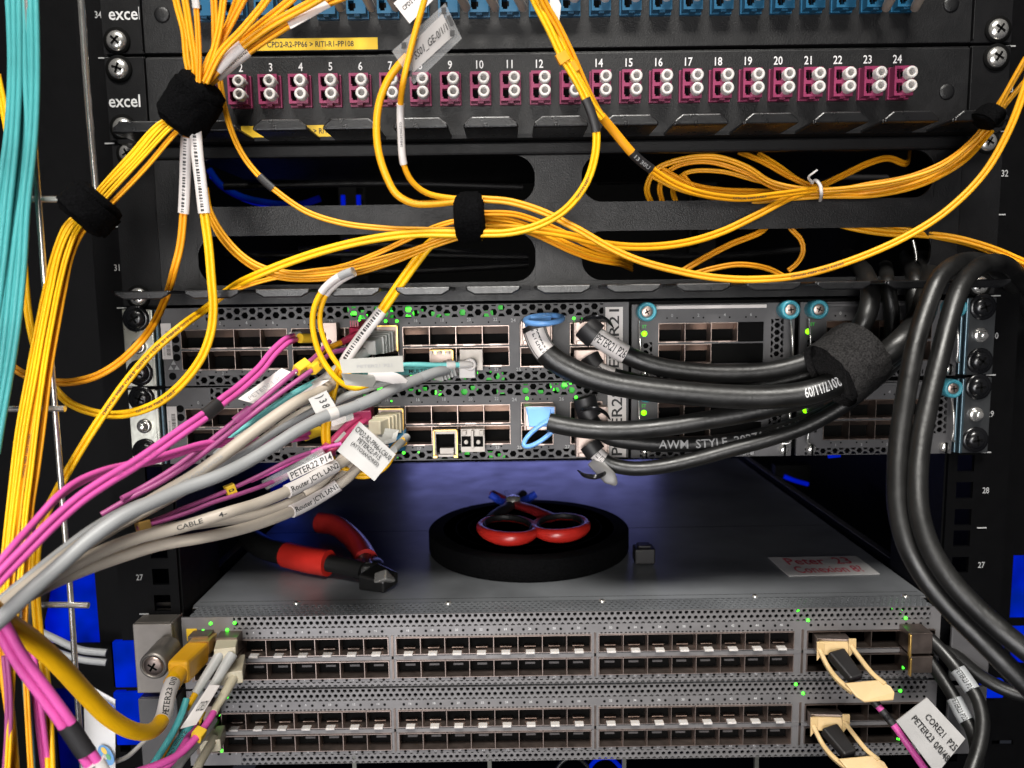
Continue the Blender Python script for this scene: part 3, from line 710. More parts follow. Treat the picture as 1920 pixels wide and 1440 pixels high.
    # ears
    for sg in (-1,1):
        mm=m_zinc if sg<0 else mat('dark_zinc_ear',(.10,.105,.11),.38,metal=.8,var=.15,bump=.1)
        mb=MB(); xa,xb=sorted((sg*.2413,sg*.2262)); mb.box(xa,xb,-.0042,-.0020,z0+.0004,z1-.0002,mm)
        mb.box(*sorted((sg*.2258,sg*.2240)),-.0060,.012,z0+.0006,z1-.0004,m_zinc if sg<0 else mat('edge_blue_steel',(.10,.15,.18),.35,metal=.8)); mb.box(*sorted((sg*.2236,sg*.2222)),-.004,.012,z0+.0006,z1-.0004,mat('edge_blue_steel',(.10,.15,.18),.35,metal=.8))
        e=mb.build('mounting_ear',sw,bevel=.0004)
        for dz in (.0085,.0385): screw(e,(sg*.2335,-.0043,zb+dz),.0056,m_blacks,'ear_screw',h=.6,washer=m_blacks)
        sm=MB(); sm.lathe((sg*.2330,-.0043,zb+.0230),(0,-1,0),[(0,.0040),(.0012,.0040),(.0016,.003),(.0016,.0024),(.0045,.0022),(.005,.0016),(.005,0)],m_chrome,20); sm.build('stud',e)
    return sw
s21=upper_switch(0,'upper charcoal network switch whose white sticker reads PETER21',0)
s22=upper_switch(-U,'lower charcoal network switch whose white sticker reads PETER22',1)
def led(sw,px,py,Y,r=.0009,m=None):
    p=P(px,py,Y); mb=MB(); mb.lathe(p,(0,-1,0),[(0,r),(r*.5,r*.85),(r*.7,0)],m or m_green,12); mb.build('status_light',sw)
for x,y in ((674,602),(723,602),(744,602),(1009,597),(1076,597),(757,702),(893,699)): led(s21,x,y,-1.1)
for x,y in ((706,753),(734,752),(988,747),(1080,745),(757,849),(785,848)): led(s22,x,y,-1.1,.0009 if x not in (734,785) else .0005)
led(s21,1091,597,-1.1,.0005,m_greend); led(s21,920,697,-1.1,.0006,m_greend)
# ================================================================ LOWER SWITCHES
def lower_switch(zt,label,idx):
    zb=zt-.0436-(.0030 if idx else 0); sw=thing('network_switch',(0,0,zb),label,'network switch')
    xl,xr=-.2205,.2205
    rows=((zt-.0240,zt-.0136),(zt-.0382,zt-.0278)); mb=MB(); hs=[]; zl=zt-.0395
    bx=[-.2145,-.0965,.0215]; cw=.01418; Y=-.003
    for x in bx:
        for a,b_ in rows: hs.append((x,x+cw*8,a,b_))
    qx=.1430
    for a,b_ in rows: hs.append((qx,qx+4*.0185,a-.0002,b_+.0002))
    tv=(xl+.030 if idx==0 else xl+.010,xr-.006,zt-.0075,zt-.0003); bv=(xl+.030,xr-.006,zb+.0001,zt-.0406)
    plate(mb,xl,xr,zb,zt,hs+[tv,bv],Y,Y+.0012,m_low); mb.build('front_panel',sw)
    for v in (tv,bv):
        hb=MB(); hexsheet(hb,v[0],v[1],v[2],v[3],.00208,.60,m_low,pointy=True,y=Y+.0006); hb.build('vent_grille',sw,solid=.0010)
    bk=MB(); bk.box(xl,xr,.012,.0125,zb,zt-.001,m_deep); bk.build('dark_interior',sw)
    # holes by the port lights, drawn as small recess discs
    lb=MB(); tb=MB()
    for bi,x in enumerate(bx):
        for c in range(8):
            for zz in (zt-.0100,zl):
                for dx in (.0033,.0108): lb.lathe((x+c*cw+dx,Y-.0001,zz),(0,-1,0),[(0,.0008),(.0001,.0008)],m_deep,8)
                text_flat(tb,str(2*(bi*8+c)+(0 if zz>zt-.02 else 1)),(x+c*cw+.0070,Y-.00015,zz+.0004),(1,0,0),(0,0,1),.0019,m_print)
            # perforation above the cages
            for k in range(6): lb.box(x+c*cw+.0010+k*.0023,x+c*cw+.0022+k*.0023,Y-.0002,Y,zt-.0131,zt-.0125,m_deep)
    for k in range(4):
        for zz in (zt-.0100,zl):
            for j in range(4): lb.lathe((qx+.002+k*.0185+j*.0042,Y-.0001,zz),(0,-1,0),[(0,.0008),(.0001,.0008)],m_deep,8)
    lb.build('indicator_holes',sw); tb.build('port_numbers',sw)
    tabm=None
    for x in bx:
        for ri,(a,b_) in enumerate(rows):
            cb=MB(); n=8; t=.00035; d=.0042
            for i in range(n+1): cb.box(x+i*cw-t/2,x+i*cw+t/2,Y-.0012,d,a,b_,m_nickel)
            cb.box(x,x+n*cw,Y-.0011,d,b_-t,b_,m_nickel); cb.box(x,x+n*cw,Y-.0011,d,a,a+t,m_nickel)
            for i in range(n):
                cb.box(x+i*cw+t,x+(i+1)*cw-t,.0040,.0045,a+t,b_-t,m_deep)
                if ri: cb.box(x+i*cw+.0042,x+i*cw+.0100,.0030,.0039,a+.004,a+.0052,m_exp)
                cb.box(x+i*cw+.0038,x+(i+1)*cw-.0038,.001,.0038,(a+.0014 if ri==0 else b_-.0012),(a+.0020 if ri==0 else b_-.0006),m_nickel2)
            cg=cb.build('port_cage',sw)
            if ri==0:
                for i in range(n):
                    X=x+(i+.5)*cw
                    if tabm is None:
                        ob=MB(); ob.box(X-.0026,X+.0026,Y-.0030,Y+.001,a+.0001,a+.0013,m_white); tabm=ob.build('latch_tab',cg,bevel=.0002)
                    else:
                        c=tabm.copy(); COL.objects.link(c); c.parent=cg; c.location=Vector((X,Y-.001,a+.0007))-wl(cg)
    for ri,(a,b_) in enumerate(rows):
        cb=MB(); t=.0004
        for i in range(5): cb.box(qx+i*.0185-t/2,qx+i*.0185+t/2,Y-.0012,.0042,a,b_,m_nickel2); cb.box(qx,qx+4*.0185,.0043,.0046,a,b_,m_deep)
        cb.box(qx,qx+4*.0185,Y-.0011,.0042,b_-t,b_,m_nickel2); cb.box(qx,qx+4*.0185,Y-.0011,.0042,a,a+t,m_nickel2); cb.build('uplink_cage',sw)
    sp=MB()
    for x in (bx[0]-.0012,bx[1]-.0022,bx[2]-.0022,qx-.0028): sp.box(x-.0006,x+.0006,Y-.0006,Y-.00005,rows[1][0]-.001,rows[0][1]+.001,m_nickel2)
    sp.box(bx[0],qx+.07,Y-.0006,Y-.00005,rows[1][1]+.0009,rows[0][0]-.0010,m_low); sp.build('cage_frame',sw)
    # chassis with perforated front lip on top
    mb=MB(); mb.box(xl,xr,.014,.40,zb,zt-.0004,m_top); 
    mb.box(xl,xr,.0125,.014,zb,zt-.0012,m_low)
    mb.add([(xl,.014,zt),(xr,.014,zt),(xr,.40,zt),(xl,.40,zt)],[(0,1,2,3)],m_top); mb.build('chassis',sw)
    hb=MB(); hexsheet(hb,xl+.004,xr-.004,Y+.0012,.0139,.0021,.62,m_top,pointy=True,fn=lambda a,b_:(a,b_,zt-.0004)); hb.build('top_vent',sw,solid=.0008)
    if idx==0:
        sm=MB(); sm.box(xl+.002,xr-.002,.0195,.0198,zt,zt+.00006,m_deep); sm.box(xl+.002,xr-.002,.155,.1554,zt,zt+.00006,m_deep); sm.build('lid_seam',sw)
        for px in (556,840,1129,1415,1697): 
            p=T(px,1131 if px<900 else (1127 if px<1300 else 1118),0); screw(sw,(p.x,p.y,zt),.0021,m_chrome,'lid_screw',ax=(0,0,1),h=.5)
    return sw
s25=lower_switch(-.1345,'grey 48 port switch carrying the pliers, topmost of the two at the bottom',0)
s26=lower_switch(-.1795,'lowest grey 48 port switch, directly under the one carrying the pliers',1)
for x,y in ((395,1169),(440,1168),(381,1183),(426,1181),(381,1193),(1515,1163),(1698,1159),(1693,1251),(1497,1146),(1675,1141),(1690,1146)): led(s25,x,y,-3.2 if y>1148 else 2,.0010)
for x,y in ((1506,1300),(1688,1295),(1684,1385),(425,1307),(387,1320),(410,1340),(416,1407),(1492,1283)): led(s26,x,y,-3.2,.0010)
# left ears with knurled thumbscrew
for sw,zt,i in ((s25,-.1345,0),(s26,-.1795,1)):
    mb=MB(); mb.box(-.2445,-.2222,-.0120,-.0098,zt-.041,zt+.0005,m_silver if i==0 else m_exp); mb.box(-.2240,-.2222,-.0097,.02,zt-.041,zt+.0005,m_silver if i==0 else m_exp); mb.box(-.2445,-.2240,-.0097,.02,zt-.0015,zt+.0005,m_silver)
    e=mb.build('mounting_ear',sw,bevel=.0006)
    if i==0:
        sm=MB(); c=P(322,1222,-12); sm.lathe((c.x,-.0121,c.z+.0035),Vector((-.04,-1,-.08)),[(0,.0055),(.003,.0058),(.0035,.0078),(.0200,.0078),(.0212,.0072),(.0212,.0062),(.0204,.0060)],m_silver,28); k=sm.build('thumbscrew',e)
        screw(k,Vector((c.x,-.0121,c.z+.0035))+Vector((-.04,-1,-.08)).normalized()*.0203,.0056,m_nickel,'screw_head',h=.3,ax=(-.04,-1,-.08))
    mb=MB(); mb.box(.2222,.2445,-.0120,-.0098,zt-.041,zt+.0005,m_exp); mb.build('mounting_ear',sw,bevel=.0006)
p=P(359,1191,-4); mb=MB(); mb.box(p.x-.0030,p.x+.0030,-.0036,-.0032,p.z-.0036,p.z+.0036,m_label); mb.build('warning_label',s25)
# slide rails at each side of the chassis
for sg,l in ((-1,'steel slide rail running back along the left side of the lower switches'),(1,'steel slide rail running back along the right side of the lower switches')):
    mb=MB(); mb.box(*sorted((sg*.2280,sg*.2268)),.030,.50,-.1500,-.1310,m_rack); mb.box(*sorted((sg*.2300,sg*.2250)),.030,.50,-.1308,-.1300,m_exp); mb.box(*sorted((sg*.262,sg*.228)),.30,.31,-.17,-.12,m_bluedim if sg<0 else m_rack)
    tag(mb.build('slide_rail'),l,'rail')
# ================================================================ THINGS LYING ON THE LOWER SWITCH
ZT=-.1345+.0004
c0=T(991,1002,9)
c0=Vector((c0.x,c0.y,ZT)); rD=.0718
mb=MB(); mb.lathe(c0,(0,0,1),[(0,rD),(.001,rD+.0006),(.0140,rD+.0006),(.015,rD-.0005),(.0150,rD*.25),(.0132,rD*.24),(.0132,0)],m_velcro,64)
for k in range(5):
    r=rD*(.34+.13*k); mb.lathe(c0+Vector((0,0,.01501)),(0,0,1),[(0,r),(.00008,r+.0002),(.00008,r+.0006),(0,r+.0008)],m_velcro,48)
tag(mb.build('strap_roll'),'round roll of black hook and loop strap lying flat under the red scissors','roll')
def DT(px,py,h): return T(px,py,h)      # h above the switch top
sc_=thing('cable_scissors',c0+Vector((0,0,.015)),'red handled cable scissors lying on the black strap roll','scissors')
H=22
def loop(cx,cy,w,h,ang,hh=H):
    out=[]
    c=DT(cx,cy,hh); rx=w/2; 
    for i in range(25):
        q=2*math.pi*i/24; out.append(Vector((c.x+rx*math.cos(q)*math.cos(ang)-h/2*math.sin(q)*math.sin(ang),c.y+rx*math.cos(q)*math.sin(ang)+h/2*math.sin(q)*math.cos(ang),c.z)))
    return out
for cx,cy,w,h,a,l in ((952,990,.037,.050,.30,'left finger loop'),(1051,986,.036,.046,-.32,'right finger loop')):
    pts=loop(cx,cy,w,h,a); fr=frames(pts,ref=Vector((0,0,1)))
    mb=MB(); mb.tube(fr,.0030,lambda t:.0026+.0022*max(0,-math.sin(2*math.pi*t+(.45 if cx<1000 else -.45))),m_red,n=14); lp=mb.build('handle_loop',sc_)
    pi2=[c0*0+(p-sum(pts[:-1],Vector())/24)*.86+sum(pts[:-1],Vector())/24+Vector((0,0,.0012)) for p in pts]; mb=MB(); mb.tube(frames(pi2,ref=Vector((0,0,1))),.0009,.0022,m_sleeve,n=12); mb.build('grip_lining',lp)
pv=DT(962,944,23)
for px,py,m_ in ((925,972,m_sleeve),(1035,972,m_red)):
    mb=MB(); pts=spline([DT(px,py,H),DT((px+962)/2,(py+944)/2-2,H+2),pv,pv+Vector(((962-px)*.00022,.022,.002))]); mb.tube(frames(pts,ref=Vector((0,0,1))),lambda t:.0065-.003*t,.0030,m_ if m_ is m_sleeve else mat('dark_red_grip',(.22,.012,.015),.4),n=12); mb.build('arm',sc_)
mb=MB(); mb.lathe(pv+Vector((0,0,.002)),(0,0,1),[(0,.0060),(.003,.0056),(.004,.003),(.004,0)],m_chrome,18); mb.build('pivot_screw',sc_)
for sx in (-1,1):
    mb=MB(); pts=spline([pv+Vector((sx*.004,.004,0)),pv+Vector((sx*.010,.010,.0)),pv+Vector((sx*.018,.012,.004))]); mb.tube(frames(pts,ref=Vector((0,0,1))),lambda t:.0055*(1-t*.8)+.001,.0030,m_blue,n=10); mb.build('blue_lever',sc_)
for sx in (-1,1):
    mb=MB(); ortho_box(mb,pv,pv+Vector((sx*.006,.045,-.002)),.009,.002,m_tool,w1=.002); mb.build('blade',sc_)
pl=thing('cutting_pliers',Vector((T(690,1085,6).x,T(690,1085,6).y,ZT)),'red and black handled cutting pliers lying open at the left of the switch top','pliers')
def grip(pts,ra,rb,m,name='handle'):
    mb=MB(); mb.tube(frames(spline(pts,.003),ref=Vector((0,0,1))),ra,rb,m,n=16); return mb.build(name,pl)
rise=lambda t:.0080-.001*math.cos(t*5)
grip([T(455,1000,10),T(500,1028,10),T(545,1040,10)],rise,.0078,m_tool)
grip([T(538,1040,10),T(580,1050,10),T(616,1056,10)],lambda t:.0088-.0007*t,.0088,m_red,'handle_sleeve')
grip([T(616,1056,10),T(650,1062,9),T(682,1070,8)],lambda t:.0062,.0055,m_tool)
grip([T(599,980,12),T(625,984,12),T(650,1000,11),T(668,1018,10),T(679,1034,9),T(686,1050,8)],lambda t:.0082-.0012*math.sin(t*3),.0078,mat('pliers_red',(.42,.022,.02),.35,coat=.2))
grip([T(683,1044,8),T(686,1056,8),T(690,1068,8)],.0052,.0050,m_tool,'arm')
mb=MB(); mb.lathe(T(690,1076,3),(0,0,1),[(0,.0105),(.007,.0105),(.009,.0085),(.0092,0)],m_tool,24); mb.build('pivot',pl)
mb=MB(); ortho_box(mb,T(690,1080,6),T(734,1092,5),.020,.011,m_tool,w1=.015,h1=.008); mb.build('jaw',pl,bevel=.0015)
mb=MB(); ortho_box(mb,T(712,1080,12),T(738,1089,6),.011,.007,m_chrome,w1=.004,h1=.002); mb.build('cutting_edge',pl,bevel=.001)
mb=MB(); q=T(1210,1060,0); mb.box(q.x-.0068,q.x+.0068,q.y,q.y+.013,ZT,ZT+.0105,m_sleeve); mb.box(q.x-.0045,q.x+.0045,q.y+.002,q.y+.011,ZT+.0105,ZT+.0125,m_sleeve)
tag(mb.build('plastic_cap',bevel=.001),'small black square plastic cap lying right of the strap roll','cap')
cs=[T(1478,1080,.5),T(1650,1076,.5),T(1605,1042,.5),T(1440,1045,.5)]
mb=MB(); mb.slab(cs,.0003,m_paper); o=tag(mb.build('paper_note'),'white paper note with red handwriting stuck on the grey switch top','note')
tb=MB(); text_quad(tb,'Peter  23',cs,(.14,.55,.86,.92),m_red_ink); text_quad(tb,'Conexion 8?',cs,(.14,.12,.88,.46),m_red_ink); tb.build('handwriting',o)
# ================================================================ CHROME WIRE LADDER
wf=thing('wire_cable_ladder',P(100,760,-85),'chrome wire ladder running down the left of the rack','cable ladder')
def rod(pts,w,name='rod',par=None): return cable(None,pts,w,m_chrome,name,parent=par or wf)
rod([(45,-60,-85),(51,0),(63,233),(80,480),(102,750),(119,960),(131,1100),(141,1250),(152,1400),(160,1500,-85)],11,'upright_rod')
for a in (((-60,373,-84),(0,373),(116,374,-84)),((-60,767,-86),(0,767),(122,766,-86)),((77,1134,-86),(120,1134),(166,1135,-86))): rod(a,12,'cross_rod')
w2=cable('single chrome rod standing left of the upper panel logos',[(146,-60,-40),(152,0),(162,150),(172,270),(181,370,-40),(186,430)],12,m_chrome,'chrome_rod','rod')
# ================================================================ CONNECTOR BUILDERS
def boot(c,a,b,m,name='boot',k=1.5,taper=.72,label=None): return sleeve(c,a,b,m,name,k,label,taper=taper)
def plug(par,p0,p1,w,h,m,name='plug_body',side=None,w1=None,h1=None,bevel=.0006):
    mb=MB(); ortho_box(mb,p0,p1,w,h,m,side,w1,h1); return mb.build(name,par,bevel=bevel)
G1='yellow fibres fanning out at the top left'
# ---- fan of fibres above the first wrap, running on through it to the lower left
fan=[('leftmost yellow fibre of the fan above the big black wrap',[(326,-40),(330,0),(345,60),(350,110),(358,150)],11,m_yellow),
('second yellow fibre from the left in the top fan',[(340,-40),(347,0),(358,70),(365,120),(366,155)],11,m_yellow),
('yellow fibre with a white boot at the top of the fan',[(362,-40),(367,5),(371,60),(373,110),(372,155)],9,m_yellow3),
('middle upright yellow fibre of the top fan',[(398,-40),(401,0),(403,60),(401,100),(380,155)],11,m_yellow3),
('yellow fibre just right of the middle upright one in the fan',[(424,-40),(419,0),(410,60),(396,110),(378,155)],11,m_yellow),
('slanted yellow fibre in the centre of the top fan',[(462,-40),(445,0),(425,55),(392,112),(376,155)],12,m_yellow),
('slanted yellow fibre passing behind the centre of the fan',[(478,-40),(456,0),(432,45),(404,98),(380,150)],12,m_yellow3),
('yellow fibre right of the fan centre crossing its neighbours',[(525,-40),(500,0),(455,55),(413,100),(385,155)],12,m_yellow),
('yellow fibre third from the right in the top fan',[(575,-30),(545,0),(490,45),(430,96),(388,150)],13,m_yellow),
('yellow fibre second from the right in the top fan',[(630,-22),(583,6),(500,52),(440,98),(388,152)],14,m_yellow),
('rightmost yellow fibre of the fan with a white printed sleeve',[(680,-20),(612,8),(545,45),(466,97),(425,130),(392,158)],12,m_yellow)]
fc=[]
for i,(l,pts,w,m_) in enumerate(fan):
    y0=-62-((i*7)%5)*3; pts=[(a,b,y0-8) if k==0 else ((a,b,y0) if k==len(pts)-1 else (a,b)) for k,(a,b) in enumerate(pts)]
    fc.append(cable(l,pts,w*1.18,m_,duplex=True,group=G1))
sleeve(fc[2],(367,-20),(371,18),m_white,'boot',1.3); sleeve(fc[9],(452,86),(405,128),m_lbl_w,'label_sleeve',1.25); sleeve(fc[10],(466,97),(405,148),m_lbl_w,'label_sleeve',1.3,text='G230626584500-310X',th=.45)
# clear hanging flag at the end of fan
card('blank translucent flag label hanging at the top beside the yellow fan',[(545,54,-75),(620,12,-75),(600,-8,-72),(532,30,-72)],m_lbl_w)
GB='yellow fibres leading down the left side'
low=[('innermost yellow fibre leaving the big wrap towards the lower wrap',[(350,215,-66),(318,240),(262,300),(205,362),(172,400),(146,428),(128,470),(112,530),(98,600),(84,680),(70,780),(58,880),(48,960),(40,1060),(28,1180),(20,1330),(12,1480,-128)],12,m_yellow2),
('outer yellow fibre of the bundle between the two black wraps',[(340,212,-60),(305,236),(250,298),(195,355),(162,398),(134,424),(112,470),(96,540),(80,620),(64,710),(48,800),(34,900),(24,980),(15,1060),(6,1160),(-10,1300,-120)],13,m_yellow2),
('yellow fibre lowest in the bundle between the two wraps',[(362,218,-64),(328,250),(275,312),(222,368),(182,408),(154,436),(134,480),(120,545),(108,610),(94,690),(82,790),(70,880),(58,960),(52,1060),(46,1200),(50,1300),(60,1480,-124)],12,m_yellow),
('yellow fibre at the left edge below the lower wrap',[(345,214,-56),(300,232),(244,292),(190,352),(156,396),(126,420),(104,470),(86,540),(68,625),(50,720),(34,810),(22,910),(12,1000),(2,1090),(-15,1200,-116)],12,m_yellow2),
('yellow fibre in the middle of the bundle below the lower wrap',[(355,216,-58),(310,246),(256,304),(200,360),(168,400),(140,426),(122,472),(106,540),(92,615),(76,700),(60,790),(46,880),(36,960),(26,1060),(16,1180),(20,1300),(28,1480,-122)],12,m_yellow)]
for l,pts,w,m_ in low: c=cable(l,pts,w*.90,m_,duplex=True,group=GB); low[0]=low[0]
wrap(c,(40,920),(60,790),'OPTICAL FIBER CABLE G657A2',.32,m_ink); wrap(c,(240,322),(300,258),'LSZH 01 FIBERS 2023',.32,m_ink)
# ---- two labelled drop loops
L1=cable('yellow fibre loop with the left hanging barcode sleeve',[(352,235,-58),(349,270),(347,340),(344,400),(338,460),(325,512,-48),(312,555,-22),(292,600,-38),(260,645,-60),(220,682),(175,707),(125,717),(75,712),(42,700),(12,680),(-25,650,-66)],15,m_yellow3,duplex=True)
sleeve(L1,(350,262),(346,402),m_lbl_w,'barcode_sleeve',1.4,text='G230626584500336-310X-1M',th=.44,bars=True)
L2=cable('yellow fibre loop with the right hanging barcode sleeve',[(366,238,-66),(370,290),(376,340),(383,400),(391,460),(396,520),(400,580),(395,625),(378,670),(345,715),(305,750),(262,770),(215,778),(170,772),(130,755),(108,735),(86,700),(66,650),(52,580),(42,470),(30,360),(14,240),(-6,140,-50)],17,m_yellow2,duplex=True)
sleeve(L2,(366,242),(382,396),m_lbl_w,'barcode_sleeve',1.3,text='G230626584500330S-310X-1M',th=.44,bars=True)
wrap(L2,(250,772),(330,728),'OPTICAL FIBER CABLE',.3,m_ink)
# ---- fibres running to the centre strap
GC='yellow fibres gathered by the centre strap'
C1=cable('yellow fibre with a black sleeve sweeping to the centre strap',[(412,148,-50),(420,195),(434,245),(456,292),(486,330),(520,360),(575,397),(640,418),(720,428),(800,431),(868,431),(905,432,-52)],11,m_yellow,duplex=True,group=GC)
sleeve(C1,(487,324),(515,354),m_sleeve,'black_sleeve',1.35)
cable('yellow fibre curving from under the barcode sleeves to the centre',[(386,352,-44),(394,395),(424,447),(470,490),(530,512),(600,514),(690,497),(770,471),(830,449),(870,437),(905,434,-50)],11,m_yellow,duplex=True,group=GC)
cable('lowest yellow fibre curving from the sleeves to the centre',[(382,330,-42),(388,385),(410,440),(455,488),(510,517),(580,524),(660,514),(740,490),(810,462),(870,443),(905,438,-48)],10,m_yellow,duplex=True,group=GC)
C4=cable('flat greenish yellow fibre printed along its length from centre to lower left',[(905,437,-58),(862,438),(780,438),(700,448),(620,466),(540,492),(470,521,-50),(430,543,-36),(384,580,-38),(340,612,-58),(290,655),(240,712),(195,775),(150,845),(112,912),(88,960),(72,1010),(66,1080),(72,1180,-95),(88,1300),(96,1480,-120)],17,m_yellow2,duplex=True)
wrap(C4,(190,780),(375,590),'OPTICAL FIBER CABLE  G657A2  LSZH  01 FIBERS 2023 05113.16m',.34,m_ink)
cable('yellow fibre joining the centre strap from the upper left',[(905,420,-50),(862,414),(820,424),(770,446),(700,478),(640,500),(560,512),(520,508,-40)],10,m_yellow,duplex=True,group=GC)
C6=cable('yellow fibre with a white barcode sleeve hanging below the centre',[(905,440,-50),(850,438),(810,455),(782,488),(752,530),(716,582),(680,628),(646,678),(628,715),(620,750),(612,790),(612,830),(624,865),(650,884),(690,890),(722,872),(742,838),(760,826,-20)],20,m_yellow2,duplex=True)
sleeve(C6,(716,582),(646,676),m_lbl_w,'barcode_sleeve',1.12,text='G230626584500330-310X',th=.44,bars=True)
cable('yellow fibre slanting down beside the printed greenish one',[(905,446,-46),(860,446),(800,462),(730,480),(660,498),(560,512),(480,530),(436,546),(405,562,-44)],9,m_yellow,duplex=True,group=GC)
# upper loops into the strap
D1=cable('thick yellow cable bowing left above the centre strap',[(764,105,-72),(748,122),(728,150),(712,190),(706,235),(710,285),(724,330),(744,365),(775,381),(810,382),(850,378),(905,376,-60)],14,m_yellow)
D2=cable('yellow fibre falling from the white tag with a white sleeve',[(806,-40,-92),(796,0,-92),(780,55),(766,110),(756,155,-88),(751,195,-80),(752,250),(757,308),(772,340),(800,362),(850,372),(905,374,-58)],11,m_yellow)
sleeve(D2,(751,194),(757,308),m_lbl_w,'barcode_sleeve',1.25,text='G2306265845',th=.4)
t1=card('clear sleeved white tag reading SS01_GE-0/1/1 at the top',[(776,158,-80),(866,72,-80),(835,6,-86),(735,96,-86)],m_film,[],'cable_tag','tag',th=.0006)
card(None,[(775,136,-82.5),(849,68,-82.5),(830,26,-87),(766,88,-87)],mat('tag_paper',(.56,.53,.51),.55,var=.04),[('SS01_GE-0/1/1',(.10,.30,.97,.66))],'paper_insert',parent=t1,th=.0002)
for a,b_ in (((832,20),(836,28)),((848,62),(853,70)),((757,85),(760,91)),((768,138),(775,142))):
    q=P(*a,-87); mb=MB(); mb.box(q.x-.001,q.x+.001,q.y,q.y+.0004,q.z-.0012,q.z+.0012,m_sleeve); mb.build('corner_slot',t1)
q=P(845,38,-87); mb=MB(); ortho_box(mb,P(840,30,-87),P(849,48,-86.5),.0016,.0004,m_sleeve); mb.build('eyelet',t1)
card('pale printed tag behind the clear sleeved one at the top edge',[(768,44,-66),(822,-10,-66),(790,-40,-66),(738,6,-66)],m_lbl_w,[('CPD2 R2 PP66',(.1,.5,.9,.68))],'cable_tag','tag')
# right of the strap
E1=cable('thick yellow cable leaving the top right of the centre strap',[(868,372,-56),(912,374),(955,378),(1015,396),(1080,428),(1145,465),(1200,489),(1290,512),(1345,521),(1413,524),(1500,516),(1600,487),(1700,443),(1775,395),(1845,325),(1888,252),(1915,185),(1935,120,-70)],14,m_yellow,duplex=True)
GH='yellow fibres fanning down right of the centre strap'
for i,(l,pts) in enumerate((('highest of the yellow fibres right of the strap ending at the gap',[(868,402,-50),(912,400),(965,402),(1015,418),(1065,440),(1110,462),(1150,476,-30),(1168,484,10),(1185,492,50)]),
 ('second of the yellow fibres right of the strap ending at the gap',[(868,410,-48),(912,408),(970,417),(1025,440),(1080,464),(1120,478),(1150,484,-28),(1168,490,10),(1185,498,50)]),
 ('third of the yellow fibres right of the strap ending at the gap',[(868,418,-46),(912,416),(965,426),(1010,442),(1070,470),(1115,486),(1150,492,-26),(1168,497,12),(1185,505,50)]),
 ('thin yellow fibre between the others right of the strap',[(868,412,-44),(912,412),(985,424),(1040,438),(1095,452),(1150,468,-28),(1170,476,10),(1190,484,50)]))):
    cable(l,pts,11,m_yellow if i%2 else m_yellow3,duplex=True,group=GH)
Fc=cable('yellow fibre from the strap rising to the tied coil',[(868,432,-54),(905,428),(985,430),(1060,440),(1130,457),(1200,463),(1280,456),(1350,436),(1420,403),(1480,371),(1520,357,-10)],15,m_yellow,duplex=True)
I_=cable('bright yellow fibre looping from a black sleeve to the strap',[(985,-45,-70),(1002,0),(1030,55),(1055,108),(1080,150),(1098,185),(1110,215),(1118,248),(1115,295),(1098,345),(1060,393),(1010,422),(955,436),(905,438),(868,438,-62)],15,m_yellow2,duplex=True)
sleeve(I_,(1100,188),(1117,246),m_sleeve,'black_sleeve',1.15)
J=cable('yellow fibre with a printed black sleeve running to the coil',[(1006,-45,-76),(1018,0),(1046,50),(1075,110),(1100,168),(1122,210),(1150,245),(1190,292),(1222,318),(1265,345),(1320,364),(1390,372),(1450,366),(1530,355,-16)],14,m_yellow,duplex=True)
sleeve(J,(1188,288),(1220,316),m_sleeve,'black_sleeve',1.25,text='13 30U',th=.55,tm=m_printd); sleeve(J,(1128,213),(1186,286),m_yellow3,'yellow_tube',1.15)
Kc=cable('yellow fibre at the right side of the pair falling from the top',[(1000,-45,-68),(1012,2),(1040,60),(1068,118),(1096,170),(1112,200),(1130,222,-60)],14,m_yellow2,duplex=True)
for l,a,b_,c in (('orange clip on the left fibre of the falling yellow pair',(1050,100),(1062,118),I_),('orange clip on the right fibre of the falling yellow pair',(1077,108),(1090,128),Kc)):
    o=sleeve(c,a,b_,m_yellow3,'marker_clip',1.5,square=True); o['label']='orange marker clip'
card('translucent tag behind the falling yellow pair at the top',[(1030,10,-60),(1048,45,-60),(1052,10,-60),(1034,-30,-60)],m_lbl_w,[],'cable_tag','tag')
